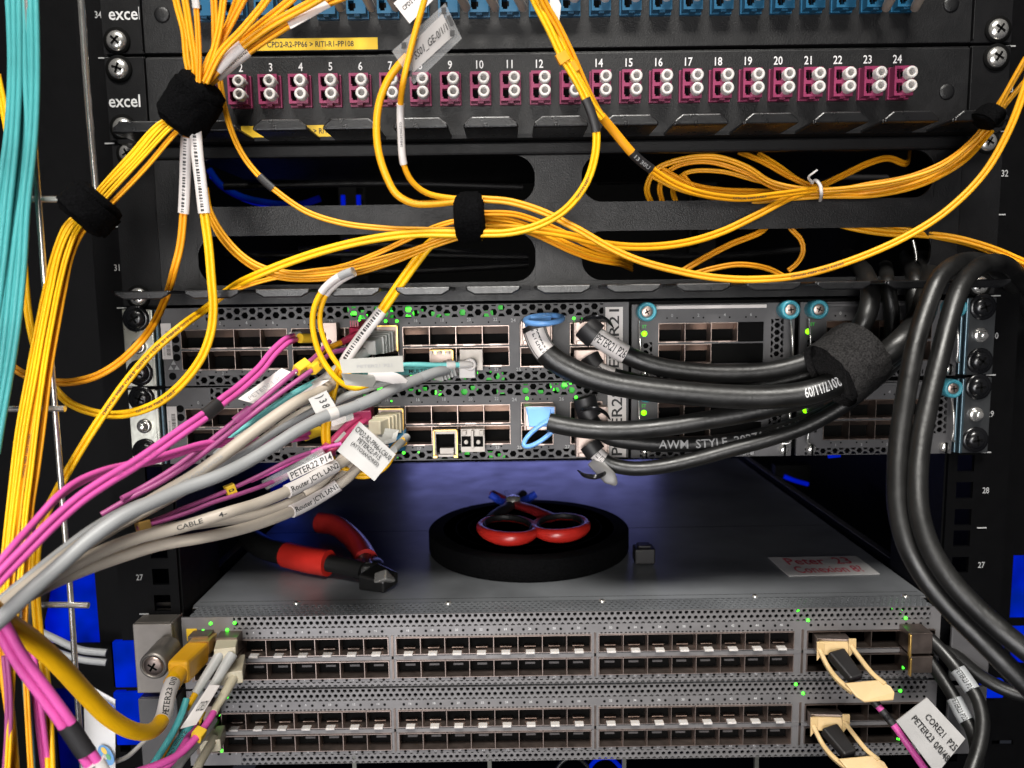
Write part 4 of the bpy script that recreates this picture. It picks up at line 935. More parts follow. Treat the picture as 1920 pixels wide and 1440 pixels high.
# coil on the right
GR='yellow fibre coil tied with a white tie'
coil=[('outermost loop of the tied yellow coil',[(1222,382,20),(1214,352),(1232,317),(1290,296),(1345,294),(1400,312),(1450,342),(1525,356),(1600,352),(1690,338),(1760,315),(1812,278),(1852,236),(1885,180),(1925,110,-50)],11,m_yellow),
('second loop of the tied yellow coil',[(1243,382,24),(1238,348),(1262,316),(1320,303),(1395,322),(1455,352),(1525,360),(1620,346),(1710,330),(1780,298),(1832,252),(1872,196),(1915,128,-46)],10,m_yellow3),
('inner loop of the tied yellow coil',[(1268,382,28),(1262,352),(1285,325),(1350,322),(1420,340),(1480,356),(1530,358),(1630,352),(1725,336),(1795,300),(1845,255),(1880,205),(1925,150,-42)],10,m_yellow),
('yellow fibre looping over the tied coil',[(1238,318,10),(1290,345),(1350,356),(1420,358),(1480,358),(1530,352),(1580,330),(1630,305),(1665,296),(1695,306,30),(1705,285,60)],11,m_yellow3),
('yellow fibre entering the tied coil from the upper left',[(1385,284,20),(1430,302),(1480,330),(1530,352),(1600,362),(1680,350),(1745,330),(1800,296),(1850,244,-40)],10,m_yellow3),
('yellow fibre entering the tied coil beside the upper left one',[(1420,286,22),(1462,312),(1500,338),(1545,354),(1620,352),(1720,338),(1790,302,-20),(1840,256,-38)],9,m_yellow),
('lowest yellow fibre passing under the tied coil',[(1225,330,12),(1270,352),(1330,368),(1400,378),(1470,372),(1540,366),(1640,362),(1730,340),(1800,302,-20),(1856,242,-40)],11,m_yellow),
('yellow fibre at the bottom left of the tied coil',[(1280,330,14),(1310,362),(1370,378),(1440,380),(1500,370),(1570,364),(1680,348),(1760,322,-10),(1830,272,-36)],10,m_yellow3)]
for l,pts,w,m_ in coil: cable(l,pts,w*1.15,m_,duplex=True,group=GR,jit=.0012)
mb=MB(); pts=spline([P(1522,343,-14),P(1530,338,-20),P(1538,348,-22),P(1540,362,-22),P(1538,376,-14)],.0008); mb.tube(frames(pts),.0010,.0007,m_white,n=8); tt=mb.build('cable_tie')
tag(tt,'white twist tie around the yellow fibre coil','cable tie')
mb=MB(); pts=spline([P(1524,343,-18),P(1516,332,-22),P(1524,325,-24),P(1532,319,-24)],.0008); mb.tube(frames(pts),.0008,.0006,m_white,n=8); mb.build('tie_tail',tt)
GN='yellow fibres behind the lower right cut-out'
for l,pts,w in (('yellow fibre crossing behind the crossbar to the right edge',[(1540,408,10),(1590,424,6),(1660,436),(1740,440),(1820,456),(1880,480),(1940,512,-10)],15),
 ('upper one of two yellow fibres leaving at the right edge',[(1600,400,10),(1640,418,6),(1720,436),(1790,446),(1860,466),(1940,500,-14)],13),
 ('yellow fibre slanting up behind the crossbar right of centre',[(1280,508,14),(1320,484),(1370,458),(1430,432,14),(1450,405,16)],12),
 ('arched yellow fibre resting above the right comb fingers',[(1300,514,10),(1340,503),(1385,496),(1440,504),(1485,528,10)],11),
 ('small hooked yellow fibre hanging behind the crossbar',[(1465,405,14),(1484,430,12),(1502,450),(1506,470),(1496,492),(1478,508,12)],10)):
    cable(l,pts,w,m_yellow if w>12 else m_yellow3,duplex=True,group=GN)
# ================================================================ AQUA BUNDLE AT THE LEFT EDGE
GA='aqua fibres hanging at the left edge'
for i,(l,pts) in enumerate((('aqua fibre nearest the left edge of the hanging bundle',[(14,-60,-80),(20,0),(24,110),(20,220),(8,330),(-8,450),(-20,560,-90)]),
 ('second aqua fibre from the left in the hanging bundle',[(26,-60,-84),(30,0),(33,130),(26,260),(14,380),(2,500),(-14,640,-96)]),
 ('third aqua fibre from the left in the hanging bundle',[(34,-60,-78),(38,0),(42,150),(42,280),(30,400),(18,510),(4,640),(-14,780,-98)]),
 ('fourth aqua fibre from the left in the hanging bundle',[(45,-60,-82),(50,0),(54,150),(56,280),(40,400),(28,500),(12,640),(-4,770,-100)]),
 ('rightmost aqua fibre in front of the hanging bundle',[(58,-60,-86),(62,0),(64,150),(60,260),(48,380),(40,500),(26,620),(8,740),(-10,850,-104)]),
 ('aqua fibre hidden at the back of the hanging bundle',[(40,-60,-66),(44,0),(46,180),(30,320),(22,420),(12,520),(0,640),(-12,720,-80)]),
 ('aqua fibre at the back right of the hanging bundle',[(54,-60,-68),(57,0),(50,200),(42,340),(34,480),(20,600),(4,720),(-12,800,-84)]))):
    cable(l,pts,20,m_aqua,duplex=True,group=GA,jit=.0008)
# ================================================================ MAGENTA
M1=cable('upper bright magenta duplex fibre with a black sleeve across the left',[(552,633,-28),(536,640),(512,662),(490,690),(467,712),(440,735),(417,752),(383,780),(345,806),(300,838),(250,872),(200,902),(150,936),(100,980),(50,1030),(0,1082),(-50,1140,-190)],24,m_magenta,duplex=True,twist=.4)
sleeve(M1,(412,757),(383,781),m_sleeve,'black_sleeve',1.15)
mb=MB(); pts=spline([P(600,630,-14),P(580,632,-22),P(556,631,-30)],.001)
cb=Cab(); cb.o=M1.o
for i,(a,b_) in enumerate((((600,634),(560,634)),)):
    q=plug(M1.o,P(612,632,-6),P(572,634,-20),.0055,.0055,m_silver,'plug_body'); 
mb=MB(); mb.tube(frames(spline([P(588,634,-18),P(562,634,-27)],.001)),.0026,.0026,m_label,n=14); mb.build('yellow_boot',M1.o)
mb=MB(); mb.tube(frames(spline([P(562,628,-22),P(545,630,-28)],.001)),.0022,.0016,m_white,n=12); mb.build('white_boot',M1.o)
M2=cable('lower magenta duplex fibre arching to the left edge',[(578,816,-24),(555,820),(520,826),(470,828),(425,830),(380,835),(335,848),(287,862),(230,876),(190,886),(145,905),(105,935),(60,985),(20,1030),(-30,1090,-180)],22,m_magenta,duplex=True,twist=.5)
mb=MB(); mb.tube(frames(spline([P(600,808,-14),P(572,818,-24)],.001)),.0027,.0024,m_label,n=14); mb.build('yellow_boot',M2.o)
M3=cable('thin purple fibre carrying a blank yellow clip near its end',[(618,640,-26),(604,655),(588,672),(562,690),(535,712),(490,750),(440,790),(380,838),(320,882),(262,917),(228,935,-100)],10,m_purple)
M4=cable('thin purple fibre carrying a yellow clip marked A',[(650,655,-26),(622,662),(604,676),(590,690),(560,712),(515,745),(470,780),(420,820),(360,866),(300,905),(240,936),(190,965,-104)],10,m_purple)
sleeve(M3,(573,676),(557,692),m_label,'marker_clip',1.9,square=True)
sleeve(M4,(583,690),(600,675),m_label,'marker_clip',1.9,square=True,text='A',th=1.2)
sleeve(M3,(470,766),(440,790),m_purple,'purple_sleeve',1.7)
tp=card('folded white flag label with faint print beside the magenta fibres',[(446,748,-56),(476,757,-58),(552,700,-50),(528,690,-48)],m_lbl_w,[],'cable_label','label')
card(None,[(478,759,-60),(486,752,-60),(556,698,-52),(549,694,-52)],m_white,[],'folded_edge',parent=tp)
tb=MB(); text_quad(tb,'PETER21 P',[P(470,751,-59),P(528,712,-54.5),P(522,706,-54.3),P(464,745,-58.6)],(0,0,1,1),m_printd,lift=.0008); tb.build('printed_text',tp)
M5=cable('thin purple fibre with a yellow clip marked B',[(622,838,-30),(590,846),(545,862),(490,890),(440,914),(390,935),(340,955),(300,972),(262,985,-90)],9,m_purple)
M6=cable('thin purple fibre under the one with the clip marked B',[(628,850,-30),(590,866),(540,890),(500,908),(450,926),(400,942),(350,962),(300,978),(258,990,-92)],9,m_purple)
sleeve(M5,(427,919),(443,910),m_label,'marker_clip',2.1,square=True,text='B',th=1.3)
sleeve(M6,(270,981),(252,990),m_gold,'marker_clip',2.2,square=True)
M7=cable('thin pink fibre held against the clear label strips',[(640,832,-34),(600,842),(560,860),(520,880),(470,902,-48)],8,m_magenta)
# ================================================================ GREY AND BEIGE COPPER CABLES
B1=cable('upper beige copper cable running behind the white flag to the left edge',[(640,705,-26),(618,722),(590,740),(560,752),(500,792),(433,842),(370,888),(300,930),(220,978),(150,1024),(80,1078),(20,1125),(-40,1180,-170)],26,m_beige,'copper_cable')
B2=cable('grey copper cable from the clear plug sweeping across to the left edge',[(836,694,-20),(812,700),(780,712),(740,728),(700,748),(655,766),(606,782),(560,806),(510,838),(460,868),(410,892),(345,916),(290,940),(230,968),(170,1010),(110,1062),(50,1115),(-30,1190,-175)],25,m_greyb,'copper_cable')
sleeve(B2,(706,746),(788,708),m_grey,'grey_sleeve',1.0,ks=1.05); 
o=sleeve(B2,(668,762),(706,745),m_greyb,'clear_sleeve',1.08)
B3=cable('beige copper cable labelled Router JCYL LAN2',[(720,806,-18),(690,832),(650,862,-40),(610,884),(570,906),(530,925),(480,945),(430,960),(333,990),(260,1008),(200,1030),(140,1058),(80,1092),(20,1130),(-40,1175,-160)],23,m_beige,'copper_cable')
B4=cable('beige copper cable labelled Router JCYL LAN1',[(712,836,-18),(680,866),(650,898,-38),(610,925,-42),(570,948),(530,966),(480,984),(433,997),(380,1008),(300,1022),(233,1042),(170,1064),(110,1088),(50,1118),(-40,1170,-150)],22,m_beige,'copper_cable')
B5=cable('beige copper cable lowest of those crossing the lower left',[(705,826,-14),(670,862),(630,902,-30),(540,945),(480,966),(400,978),(333,988),(270,1004),(200,1040),(120,1080),(60,1112),(-40,1180,-130)],22,m_beige,'copper_cable')
wrap(B3,(300,1000),(445,957),'CABLE      4-',.42,m_ink)
sleeve(B3,(538,921),(632,873),m_lbl_w,'label_sleeve',1.25,text='Router JCYL LAN2',th=.5)
sleeve(B4,(546,958),(636,912),m_lbl_w,'label_sleeve',1.25,text='Router JCYL LAN1',th=.5)
c=card('clear strip label reading PETER22 P14 above the router labels',[(545,902,-52),(626,862,-50),(620,846,-50),(538,886,-52)],m_lbl_w,[('PETER22 P14',(.05,.15,.98,.85))],'cable_label','label')
mb=MB(); mb.tube(frames(spline([P(496,910,-50),P(560,876,-50),P(608,848,-48)],.001)),.0028,.0016,m_film,n=12); mb.build('clear_tube',c)
# upper RJ45 in the PETER21 switch with light grey boot
def rj45(par_c,a,b_,m,wid=.0118,hgt=.0105,tip=None,ribs=True):
    p0,p1=P(*a),P(*b_); o=plug(par_c.o,p0,p1,wid,hgt,m,'plug_boot',w1=wid*.62,h1=hgt*.72)
    if ribs:
        mb=MB()
        for k in range(4):
            q=p0.lerp(p1,.12+.16*k); q2=p0.lerp(p1,.17+.16*k); f=1.06-.06*k; ortho_box(mb,q,q2,wid*f,hgt*f,m)
        mb.build('boot_ribs',o)
    return o
RJ1=cable('pale grey copper cable plugged in under the barcode sleeve',[(718,640,-16),(700,650),(680,662),(655,678),(632,694),(612,710),(590,726,-40)],22,m_greyplug,'copper_cable')
rj45(RJ1,(722,637,-6),(692,652,-26),m_greyplug)
RJ2=cable('ivory copper cable plugged in beside the printed tag',[(725,790,-16),(706,802),(680,822),(650,852),(625,880),(600,905),(570,925,-44)],20,m_beige,'copper_cable')
rj45(RJ2,(738,790,-5),(702,802,-26),m_ivory)
# clear plug of grey cable
o=plug(B2.o,P(868,680,-2),P(836,694,-16),.0095,.0068,m_film,'clear_plug'); 
mb=MB()
for k in range(5):
    q=P(845-k*6,690+k*2.4,-14-k*.8); ortho_box(mb,q,q+Vector((-.0006,-.0004,-.0002)),.008,.0090,m_greyplug,side=Vector((0,0,1)))
mb.build('boot_ribs',B2.o)
# gold bails of copper transceivers and the transceivers
def bail(par,x0,y0,x1,y1,Y,m,side='both',w=.0010,name='bail'):
    mb=MB(); a=P(x0,y0,Y); b_=P(x1,y1,Y)
    mb.box(b_.x-w,b_.x,a.y,a.y+.0015,b_.z,a.z,m); mb.box(a.x,b_.x,a.y,a.y+.0012,a.z-w*.9,a.z,m)
    if side=='both': mb.box(a.x,a.x+w,a.y,a.y+.0015,b_.z,a.z,m); mb.box(a.x,a.x+w*2.4,a.y-.001,a.y+.0012,b_.z,b_.z+w*1.5,m); mb.box(b_.x-w*2.4,b_.x,a.y-.001,a.y+.0012,b_.z,b_.z+w*1.5,m)
    return mb.build(name,par,bevel=.0002)
def module(label,x0,y0,x1,y1,Y=-6,m=m_silver,gold=True,opening=True,loc=None,side='both'):
    a=P(x0,y0,Y); b_=P(x1,y1,Y); t=thing('transceiver_module',((a.x+b_.x)/2,-.002,b_.z),label,'transceiver')
    mb=MB(); hs=[(a.x+.0014,b_.x-.0014,b_.z+.0012,a.z-.0018)] if opening else []
    plate(mb,a.x,b_.x,b_.z,a.z,hs,Y*.001,Y*.001+.010,m); 
    mb.box(a.x+.0012,b_.x-.0012,Y*.001+.006,Y*.001+.0065,b_.z+.001,a.z-.0015,m_deep); mb.build('shell',t,bevel=.0002)
    if gold: bail(t,x0-1,y0-2,x1+1,y1+2,Y-1.5,m_gold,side)
    return t
tm1=module('copper transceiver with a gold bail holding the pale grey plug',706,612,746,657,Y=-5,opening=False,m=m_nickel2,side='r')
tm2=module('copper transceiver with a gold bail holding the ivory plug',710,768,757,812,Y=-5,opening=False,m=m_nickel2,side='r')
tm3=module('empty copper transceiver with open gold bail under the port numbered 17',812,808,858,856,Y=-9,gold=True)
mb=MB(); a=P(826,849,-7); mb.box(a.x,a.x+.0075,-.0090,-.0060,a.z-.0002,a.z+.0030,m_silver); mb.build('contact_block',tm3)
tm4=module('bare silver duplex transceiver beside the empty gold bailed one',864,805,909,847,Y=-7,gold=False,opening=False)
mb=MB()
for x in (874,897):
    a=P(x,829,-8); mb.box(a.x-.0026,a.x+.0026,-.0074,-.0069,a.z-.0028,a.z+.0032,m_deep); mb.lathe((a.x,-.0074,a.z),(0,-1,0),[(0,.0013),(.0012,.0013),(.0012,.0008)],m_silver,10)
a=P(886,820,-8); mb.box(a.x-.0007,a.x+.0007,-.0098,-.0070,a.z-.0060,a.z+.0040,m_silver)
for x in (870,903): a=P(x,812,-8); mb.box(a.x-.0012,a.x+.0012,-.0092,-.0070,a.z-.0010,a.z+.0014,m_silver)
mb.build('duplex_receptacle',tm4,bevel=.0002)
tm5=module('silver duplex transceiver taking the aqua fibre plug',862,656,905,694,Y=-8,gold=False,opening=False)
tm6=module('gold bailed transceiver left of the aqua fibre plug',806,658,850,700,Y=-6,gold=True,opening=False,m=m_nickel2,side='r')
mb=MB()
for k in range(5): a=P(808+k*8,660,-8); mb.box(a.x-.0005,a.x+.0008,-.0092,-.0075,a.z-.0010,a.z+.0008,m_gold if k%2 else m_silver)
mb.build('finger_contacts',tm6)
tm7=module('dull transceiver taking the upper magenta fibre plug',600,606,632,652,Y=-10,gold=False,opening=False,m=m_nickel2)
tm8=module('dull transceiver half hidden behind the lower yellow loop',612,770,650,806,Y=-6,gold=False,opening=False,m=m_nickel2)
# aqua patch fibres to the duplex module
A1=cable('thin aqua fibre entering the silver duplex transceiver',[(884,683,-16),(860,684),(820,685),(780,684),(740,686),(700,692),(650,696),(600,712),(550,738),(505,768),(475,790),(440,812),(420,828,-52)],11,m_aqua2)
A2=cable('aqua fibre printed along its length under the clear tag',[(850,693,-14),(820,694),(780,696),(740,697),(700,702),(650,704),(605,722),(560,744),(515,772),(485,792),(450,818),(425,838),(405,856,-54)],15,m_aqua2)
wrap(A2,(763,697),(830,694),'MULTIMODE',.5,m_ink); wrap(A2,(500,782),(612,718),'2.0mm 850 M62X2000 10 LSZH',.42,m_ink)
sleeve(A2,(490,790),(408,853),m_greyb,'pale_sleeve',1.15,text='PETER21 P21',th=.5)
sleeve(A1,(838,684),(850,684),m_white,'white_collar',1.5)
boot(A1,(884,683),(858,684),m_white,'boot',1.3,taper=1.1)
mb=MB(); a=P(882,683,-14); mb.lathe(a,(0,-1,0),[(0,.0034),(.003,.0034),(.0034,.0028),(.0034,.0020),(.002,.0018)],m_white,18); mb.build('ferrule_cap',A1.o)
plug(A1.o,P(880,696,-6),P(876,699,-14),.0090,.0060,m_white,'plug_clip')
# red booted fibre
RD=cable('short yellow fibre with a dark red boot behind the yellow loop',[(690,620,-12),(665,630),(640,642),(618,652),(600,662),(585,676,-30)],11,m_yellow)
boot(RD,(672,627),(640,642),mat('crimson_boot',(.36,.02,.06),.4),'boot',1.5,taper=.75)
mb=MB(); a=P(672,618,-8); b_=P(662,606,-8); plug(RD.o,P(688,612,-2),P(664,628,-14),.0062,.0075,mat('crimson_boot',(.36,.02,.06),.4),'plug_body')
mb=MB(); a=P(664,608,-12)
for k in range(4): mb.box(a.x-.0022+k*.0013,a.x-.0014+k*.0013,-.0126,-.0118,a.z-.002,a.z+.002,mat('crimson_boot',(.36,.02,.06),.4))
mb.build('latch_ribs',RD.o)
PK=cable('pink booted fibre pair below the grey cable',[(690,776,-10),(676,786),(660,798),(645,812),(632,826),(615,842),(600,856,-36)],26,mat('pink_boot',(.58,.06,.17),.42),duplex=True)
plug(PK.o,P(684,764,-3),P(680,784,-14),.0098,.0090,mat('crimson_boot2',(.42,.04,.12),.4),'plug_body')
sleeve(PK,(645,812),(625,834),m_white,'white_collar',.75)
# loop C7 with white boot
C7=cable('outer yellow loop hanging from a white boot in front of the switches',[(662,508,-64),(645,514),(622,528),(603,548),(590,575),(586,605),(590,635),(600,665),(618,695),(640,718),(665,728),(690,722,-40)],11,m_yellow2)
C8=cable('inner yellow loop hanging from the same white boot',[(664,512,-60),(648,520),(628,534),(612,552),(602,578),(600,605),(606,632),(618,660),(634,684),(655,704),(672,712,-40)],10,m_yellow2)
for c_ in (C7,C8): sleeve(c_,(662,510),(604,548) if c_ is C7 else (612,552),m_lbl_w,'white_boot',1.3)
sleeve(C7,(662,508),(640,517),m_printd,'printed_band',1.34)
# clear tag pair in the middle
t2=card('crumpled clear tag with faint print in front of the upper switch',[(642,700,-62),(757,697,-56),(755,667,-56),(636,674,-62)],mat('tag_film',(.42,.41,.375),.35,var=.05,alpha=.93),[('PETER21 P21',(.25,.35,.82,.55))],'cable_tag','tag',tm=m_printd)
card(None,[(648,722,-60),(698,726,-52),(712,704,-50),(640,700,-60)],mat('tag_film',(.42,.41,.375),.35),[],'lower_flap',parent=t2)
mb=MB(); pts=spline([P(690,700,-52),P(720,705,-50),P(745,712,-48),P(757,722,-46)],.001); mb.tube(frames(pts),.0030,.0004,m_lbl_w,n=12); mb.build('curled_strip',t2)
# printed tag on the lower switch
t3=card('white tag reading CPD2-R2-PP66-LC6U0 on a yellow fibre',[(632,845,-66),(702,902,-66),(742,852,-60),(674,790,-60)],mat('tag_white',(.45,.44,.43),.4,var=.05,nscale=60),[],'cable_tag','tag',th=.0006)
q4=[P(632,845,-66),P(702,902,-66),P(742,852,-60),P(674,790,-60)]
tb=MB(); text_quad(tb,'CPD2-R2-PP66-LC6U0',q4,(.03,.72,.97,.88),m_ink,lift=.0007); text_quad(tb,'PETER22-P15',q4,(.20,.53,.80,.68),m_ink,lift=.0007); text_quad(tb,'(AYTOSANDRES)',q4,(.14,.33,.86,.48),m_ink,lift=.0007); tb.build('printed_text',t3)
mb=MB(); mb.tube(frames(spline([P(738,844,-34),P(750,832,-24),P(762,820,-12)],.001)),lambda t:.0020+.0003*t,lambda t:.0020+.0003*t,m_greyplug,n=14); mb.build('boot',C6.o)
sleeve(C6,(722,872),(735,850),m_white,'white_collar',.75)
plug(C6.o,P(748,815,-3),P(744,835,-14),.0090,.0080,m_blue_ad,'plug_body')
# white flag on the beige cable with scribbles
t4=card('small white flag with a pen scribble around the grey cable',[(578,748,-66),(592,776,-70),(630,762,-70),(612,732,-66)],mat('tag_white',(.45,.44,.43),.4),[(') 3 8',(.12,.3,.88,.8))],'cable_tag','tag',th=.0004)
sleeve(B2,(612,780),(633,772),m_white,'tag_band',1.08,parent=t4)
card('blank white paper flag crossing the beige cable',[(556,742,-44),(590,730,-46),(618,712,-46),(600,714,-44)],m_lbl_w,[],'cable_label','label')
# ================================================================ BLACK DIRECT ATTACH CABLES
GK='black cables gathered by the fuzzy strap'
K1=cable('thick black cable under a pale blue loop in the upper switch',[(1000,612,-22),(1010,640),(1030,668),(1075,695),(1130,715),(1200,728),(1290,738),(1380,744),(1450,744),(1520,735),(1580,712),(1640,680),(1690,640,-46),(1728,590,-26),(1742,540,-14),(1735,498,20),(1725,480,60)],44,m_black,'black_cable',group=GK,n=20)
K2=cable('thick black cable with the white PETER21 P26 sleeve',[(1098,612,-14),(1112,626),(1140,645),(1180,668),(1230,686),(1300,697),(1370,700),(1440,696),(1500,682),(1550,662),(1600,630),(1625,590,-28),(1632,550,-20),(1622,515,0),(1605,495,30),(1590,480,70)],34,m_black,'black_cable',group=GK,n=20)
K3=cable('thick black cable from the lower pale blue tab',[(1030,792,-22),(1050,797),(1100,805),(1170,807),(1250,800),(1330,787),(1400,775),(1480,756),(1550,735),(1610,705),(1660,680,-36),(1700,640,-24),(1735,590,-12),(1745,540,-8),(1740,500,25),(1730,480,60)],35,m_black,'black_cable',group=GK,n=20)
K4=cable('black cable printed AWM STYLE 20276 below the thick ones',[(1095,745,-14),(1110,790),(1140,818),(1200,830),(1280,833),(1360,828),(1430,816),(1500,795),(1560,770),(1610,735),(1660,695),(1700,650,-22),(1715,590,-12),(1712,540,-8),(1705,505,25),(1700,480,60)],30,m_black,'black_cable',group=GK,n=18)
K5=cable('lowest black cable with a clear sleeve at its plug',[(1105,832,-14),(1118,850),(1140,868),(1180,878),(1230,876),(1300,862),(1370,843),(1440,824),(1510,800),(1570,768),(1615,735,-30),(1650,700,-24),(1668,650,-14),(1672,590,-10),(1664,535,-6),(1660,500,30)],28,m_black,'black_cable',group=GK,n=18)
K6=cable('black cable half hidden behind the PETER21 sleeve',[(1105,668,-8),(1120,690),(1160,705),(1230,720),(1330,728),(1430,722),(1520,700),(1570,680),(1620,650,-24)],26,m_black,'black_cable',group=GK,n=16)
wrap(K1,(1572,716),(1502,738),'2017/11/09',.42,m_print); wrap(K4,(1235,832),(1430,816),'AWM  STYLE  20276',.55,m_printd); wrap(K4,(1440,813),(1560,770),'AWM  I/II',.5,m_printd)
sleeve(K1,(1003,622),(1022,658),m_lbl_w,'label_sleeve',1.0,text='PETER21',th=.3,ks=1.04)
sleeve(K2,(1120,634),(1172,664),m_lbl_w,'label_sleeve',1.05,text='PETER21 P26',th=.5)
sleeve(K6,(1118,684),(1150,702),m_lbl_w,'label_sleeve',1.05,text='PETER22',th=.4)
sleeve(K3,(1030,792),(1052,798),m_lbl_w,'label_sleeve',.85,ks=.86,text='PETER22',th=.3)
sleeve(K5,(1110,840),(1136,865),m_lbl_w,'label_sleeve',1.03,text='PETER22 P27',th=.4)
mb=MB(); mb.tube(frames(spline([P(1112,862,-18),P(1132,884,-22),P(1150,903,-24),P(1155,909,-24)],.0006)),lambda t:.0040*min(1,(3.2*(1.02-t))**.5),.0007,mat('hazy_film',(.13,.125,.12),.35,var=0,alpha=.75),n=16); mb.build('clear_sleeve',K5.o)
# relief collars
for c_,a,b_ in ((K2,(1098,612),(1118,632)),(K6,(1105,668),(1118,686)),(K4,(1095,745),(1107,783)),(K5,(1105,832),(1116,848))):
    sleeve(c_,a,b_,m_sleeve,'strain_relief',1.45)
def qsfp(par,x0,y0,x1,y1,Y):
    a=P(x0,y0,Y); b_=P(x1,y1,Y); mb=MB(); mb.box(a.x,b_.x,Y*.001,-.0005,b_.z,a.z,m_nickel); mb.box(a.x,a.x+.0012,Y*.001-.0010,Y*.001-.0001,b_.z,a.z,m_nickel); mb.box(b_.x-.0012,b_.x,Y*.001-.001,Y*.001-.0001,b_.z,a.z,m_nickel); mb.box(a.x+.0014,b_.x-.0014,Y*.001-.001,Y*.001-.0001,b_.z,b_.z+.0025,m_nickel)
    return mb.build('plug_shell',par,bevel=.0004)
qsfp(K1.o,976,602,1036,646,-10); qsfp(K2.o,1076,604,1137,646,-10); qsfp(K6.o,1076,656,1137,686,-6); qsfp(K3.o,982,762,1042,806,-12); qsfp(K4.o,1080,764,1140,806,-10); qsfp(K5.o,1080,816,1142,856,-10)
# pale blue tabs
def ringtab(par,cx,cy,w,h,Y,m,ang=0,r=.0011,depth=0,name='pull_ring'):
    pts=[]
    for i in range(29):
        q=2*math.pi*i/28; dx=w/2*math.cos(q); dy=h/2*math.sin(q); X=dx*math.cos(ang)-dy*math.sin(ang); Z=dx*math.sin(ang)+dy*math.cos(ang)
        pts.append(P(cx+X,cy-Z,Y+depth*math.sin(q)))
    mb=MB(); mb.tube(frames(pts),r,r,m,n=10); return mb.build(name,par)
ringtab(K1.o,1020,599,70,15,-24,m_lightblue,ang=.06,depth=12,r=.0015)
mb=MB(); mb.slab([P(984,614,-11.5),P(1031,613,-11.5),P(1034,594,-18),P(984,597,-18)],.0012,m_lightblue); mb.build('pull_tab',K1.o,bevel=.0004)
mb=MB(); mb.slab([P(992,800,-17),P(1026,800,-17),P(1034,766,-14),P(988,766,-14)],.0010,m_lightblue); mb.slab([P(988,778,-13.6),P(1040,776,-13.6),P(1040,763,-13.4),P(986,763,-13.4)],.001,m_lightblue); mb.build('pull_tab',K3.o,bevel=.0004)
ringtab(K3.o,1014,812,78,24,-20,m_lightblue,ang=.65,depth=2,r=.0013)
for par,cx,cy in ((K2.o,1116,600),(K4.o,1110,772),(K5.o,1112,888)): 
    mb=MB(); s_=1 if cy<880 else -1
    pts=spline([P(cx-28,cy+6*s_,-12),P(cx-14,cy-4*s_,-24),P(cx+6,cy-6*s_,-28),P(cx+24,cy+2*s_,-22),P(cx+34,cy+14*s_,-14)],.001); mb.tube(frames(pts),lambda t:.0003+.0011*math.sin(math.pi*t),.0007,m_blacks,n=12); mb.build('pull_tab',par)
# the two thick cables down the right
V1=cable('left one of the two thick glossy black cables on the right',[(1960,640,60),(1915,560,20),(1880,515,-20),(1845,492,-58),(1800,492,-74),(1762,520,-84),(1738,575),(1718,640),(1702,720),(1688,810),(1682,880),(1683,950),(1698,1015),(1732,1080),(1780,1140),(1830,1190),(1880,1240),(1950,1310,-150)],32,m_black,'black_cable',n=20)
V2=cable('right one of the two thick glossy black cables on the right',[(1980,640,60),(1935,555,16),(1905,512,-24),(1870,492,-60),(1832,502,-76),(1800,540,-86),(1780,600),(1762,670),(1742,750),(1726,830),(1720,900),(1724,965),(1745,1030),(1782,1088),(1830,1140),(1880,1185),(1950,1240,-156)],32,m_black,'black_cable',n=20)
cable('black cable bending up behind the fuzzy strap',[(1650,690,-34),(1690,655),(1712,610),(1720,560),(1714,520,-4),(1705,495,30)],30,m_black,'black_cable',group=GK)
# ================================================================ LOWER LEFT FOREGROUND
YC=cable('very thick yellow copper cable curving up to the lower left plug',[(-30,1130,-170),(10,1165),(60,1200),(110,1245),(160,1300),(205,1345),(250,1370),(285,1370),(306,1345),(316,1300),(328,1268,-46)],34,m_yellow2,'copper_cable',n=20)
sleeve(YC,(303,1350),(326,1280),m_lbl_w,'label_sleeve',1.05,text='PETER23 0/0',th=.4)
mb=MB(); ortho_box(mb,P(333,1262,-44),P(372,1222,-18),.0112,.0125,m_orangeplug,w1=.0125,h1=.0120); mb.build('plug_boot',YC.o,bevel=.0018)
mb=MB(); mb.tube(frames(spline([P(322,1284,-50),P(338,1258,-42)],.001)),.0046,.0046,m_orangeplug,n=16); mb.build('boot_neck',YC.o)
mb=MB(); ortho_box(mb,P(372,1216,-18),P(388,1200,-4),.0115,.0080,m_gold); mb.build('gold_shell',YC.o,bevel=.0004)
for (x0,y0,x1,y1,l) in ((352,1194,392,1222,'transceiver at the far left of the upper bottom switch'),(404,1196,446,1226,'second transceiver from the left in the upper bottom switch'),(404,1230,448,1262,'transceiver below the ivory fibre plug'),(380,1325,404,1352,'leftmost transceiver of the lowest switch'),(380,1366,404,1400,'lower left transceiver of the lowest switch')):
    module(l,x0,y0,x1,y1,Y=-12,m=m_nickel2,gold=False,opening=False)
MG=cable('very thick magenta duplex fibre with a black sleeve at lower left',[(-30,1120,-165),(5,1180),(40,1240),(80,1295),(120,1350),(150,1395),(180,1440),(210,1500,-150)],37,m_magenta,duplex=True,twist=.3)
sleeve(MG,(128,1362),(160,1408),m_sleeve,'black_sleeve',1.08); sleeve(MG,(176,1432),(205,1490),m_lbl_w,'label_sleeve',1.2,text='||| 310X',th=.4)
cable('yellow fibre hanging at the bottom left corner',[(2,1180,-120),(8,1260),(20,1350),(30,1480,-120)],20,m_yellow,duplex=True)
cable('dark purple fibre hanging at the bottom left corner',[(10,1230,-125),(16,1300),(16,1370),(8,1480,-125)],16,m_purple,duplex=True)
cable('aqua fibre hanging among the purple ones at lower left',[(40,1180,-118),(48,1270),(54,1350),(62,1480,-118)],15,m_aqua,duplex=True)
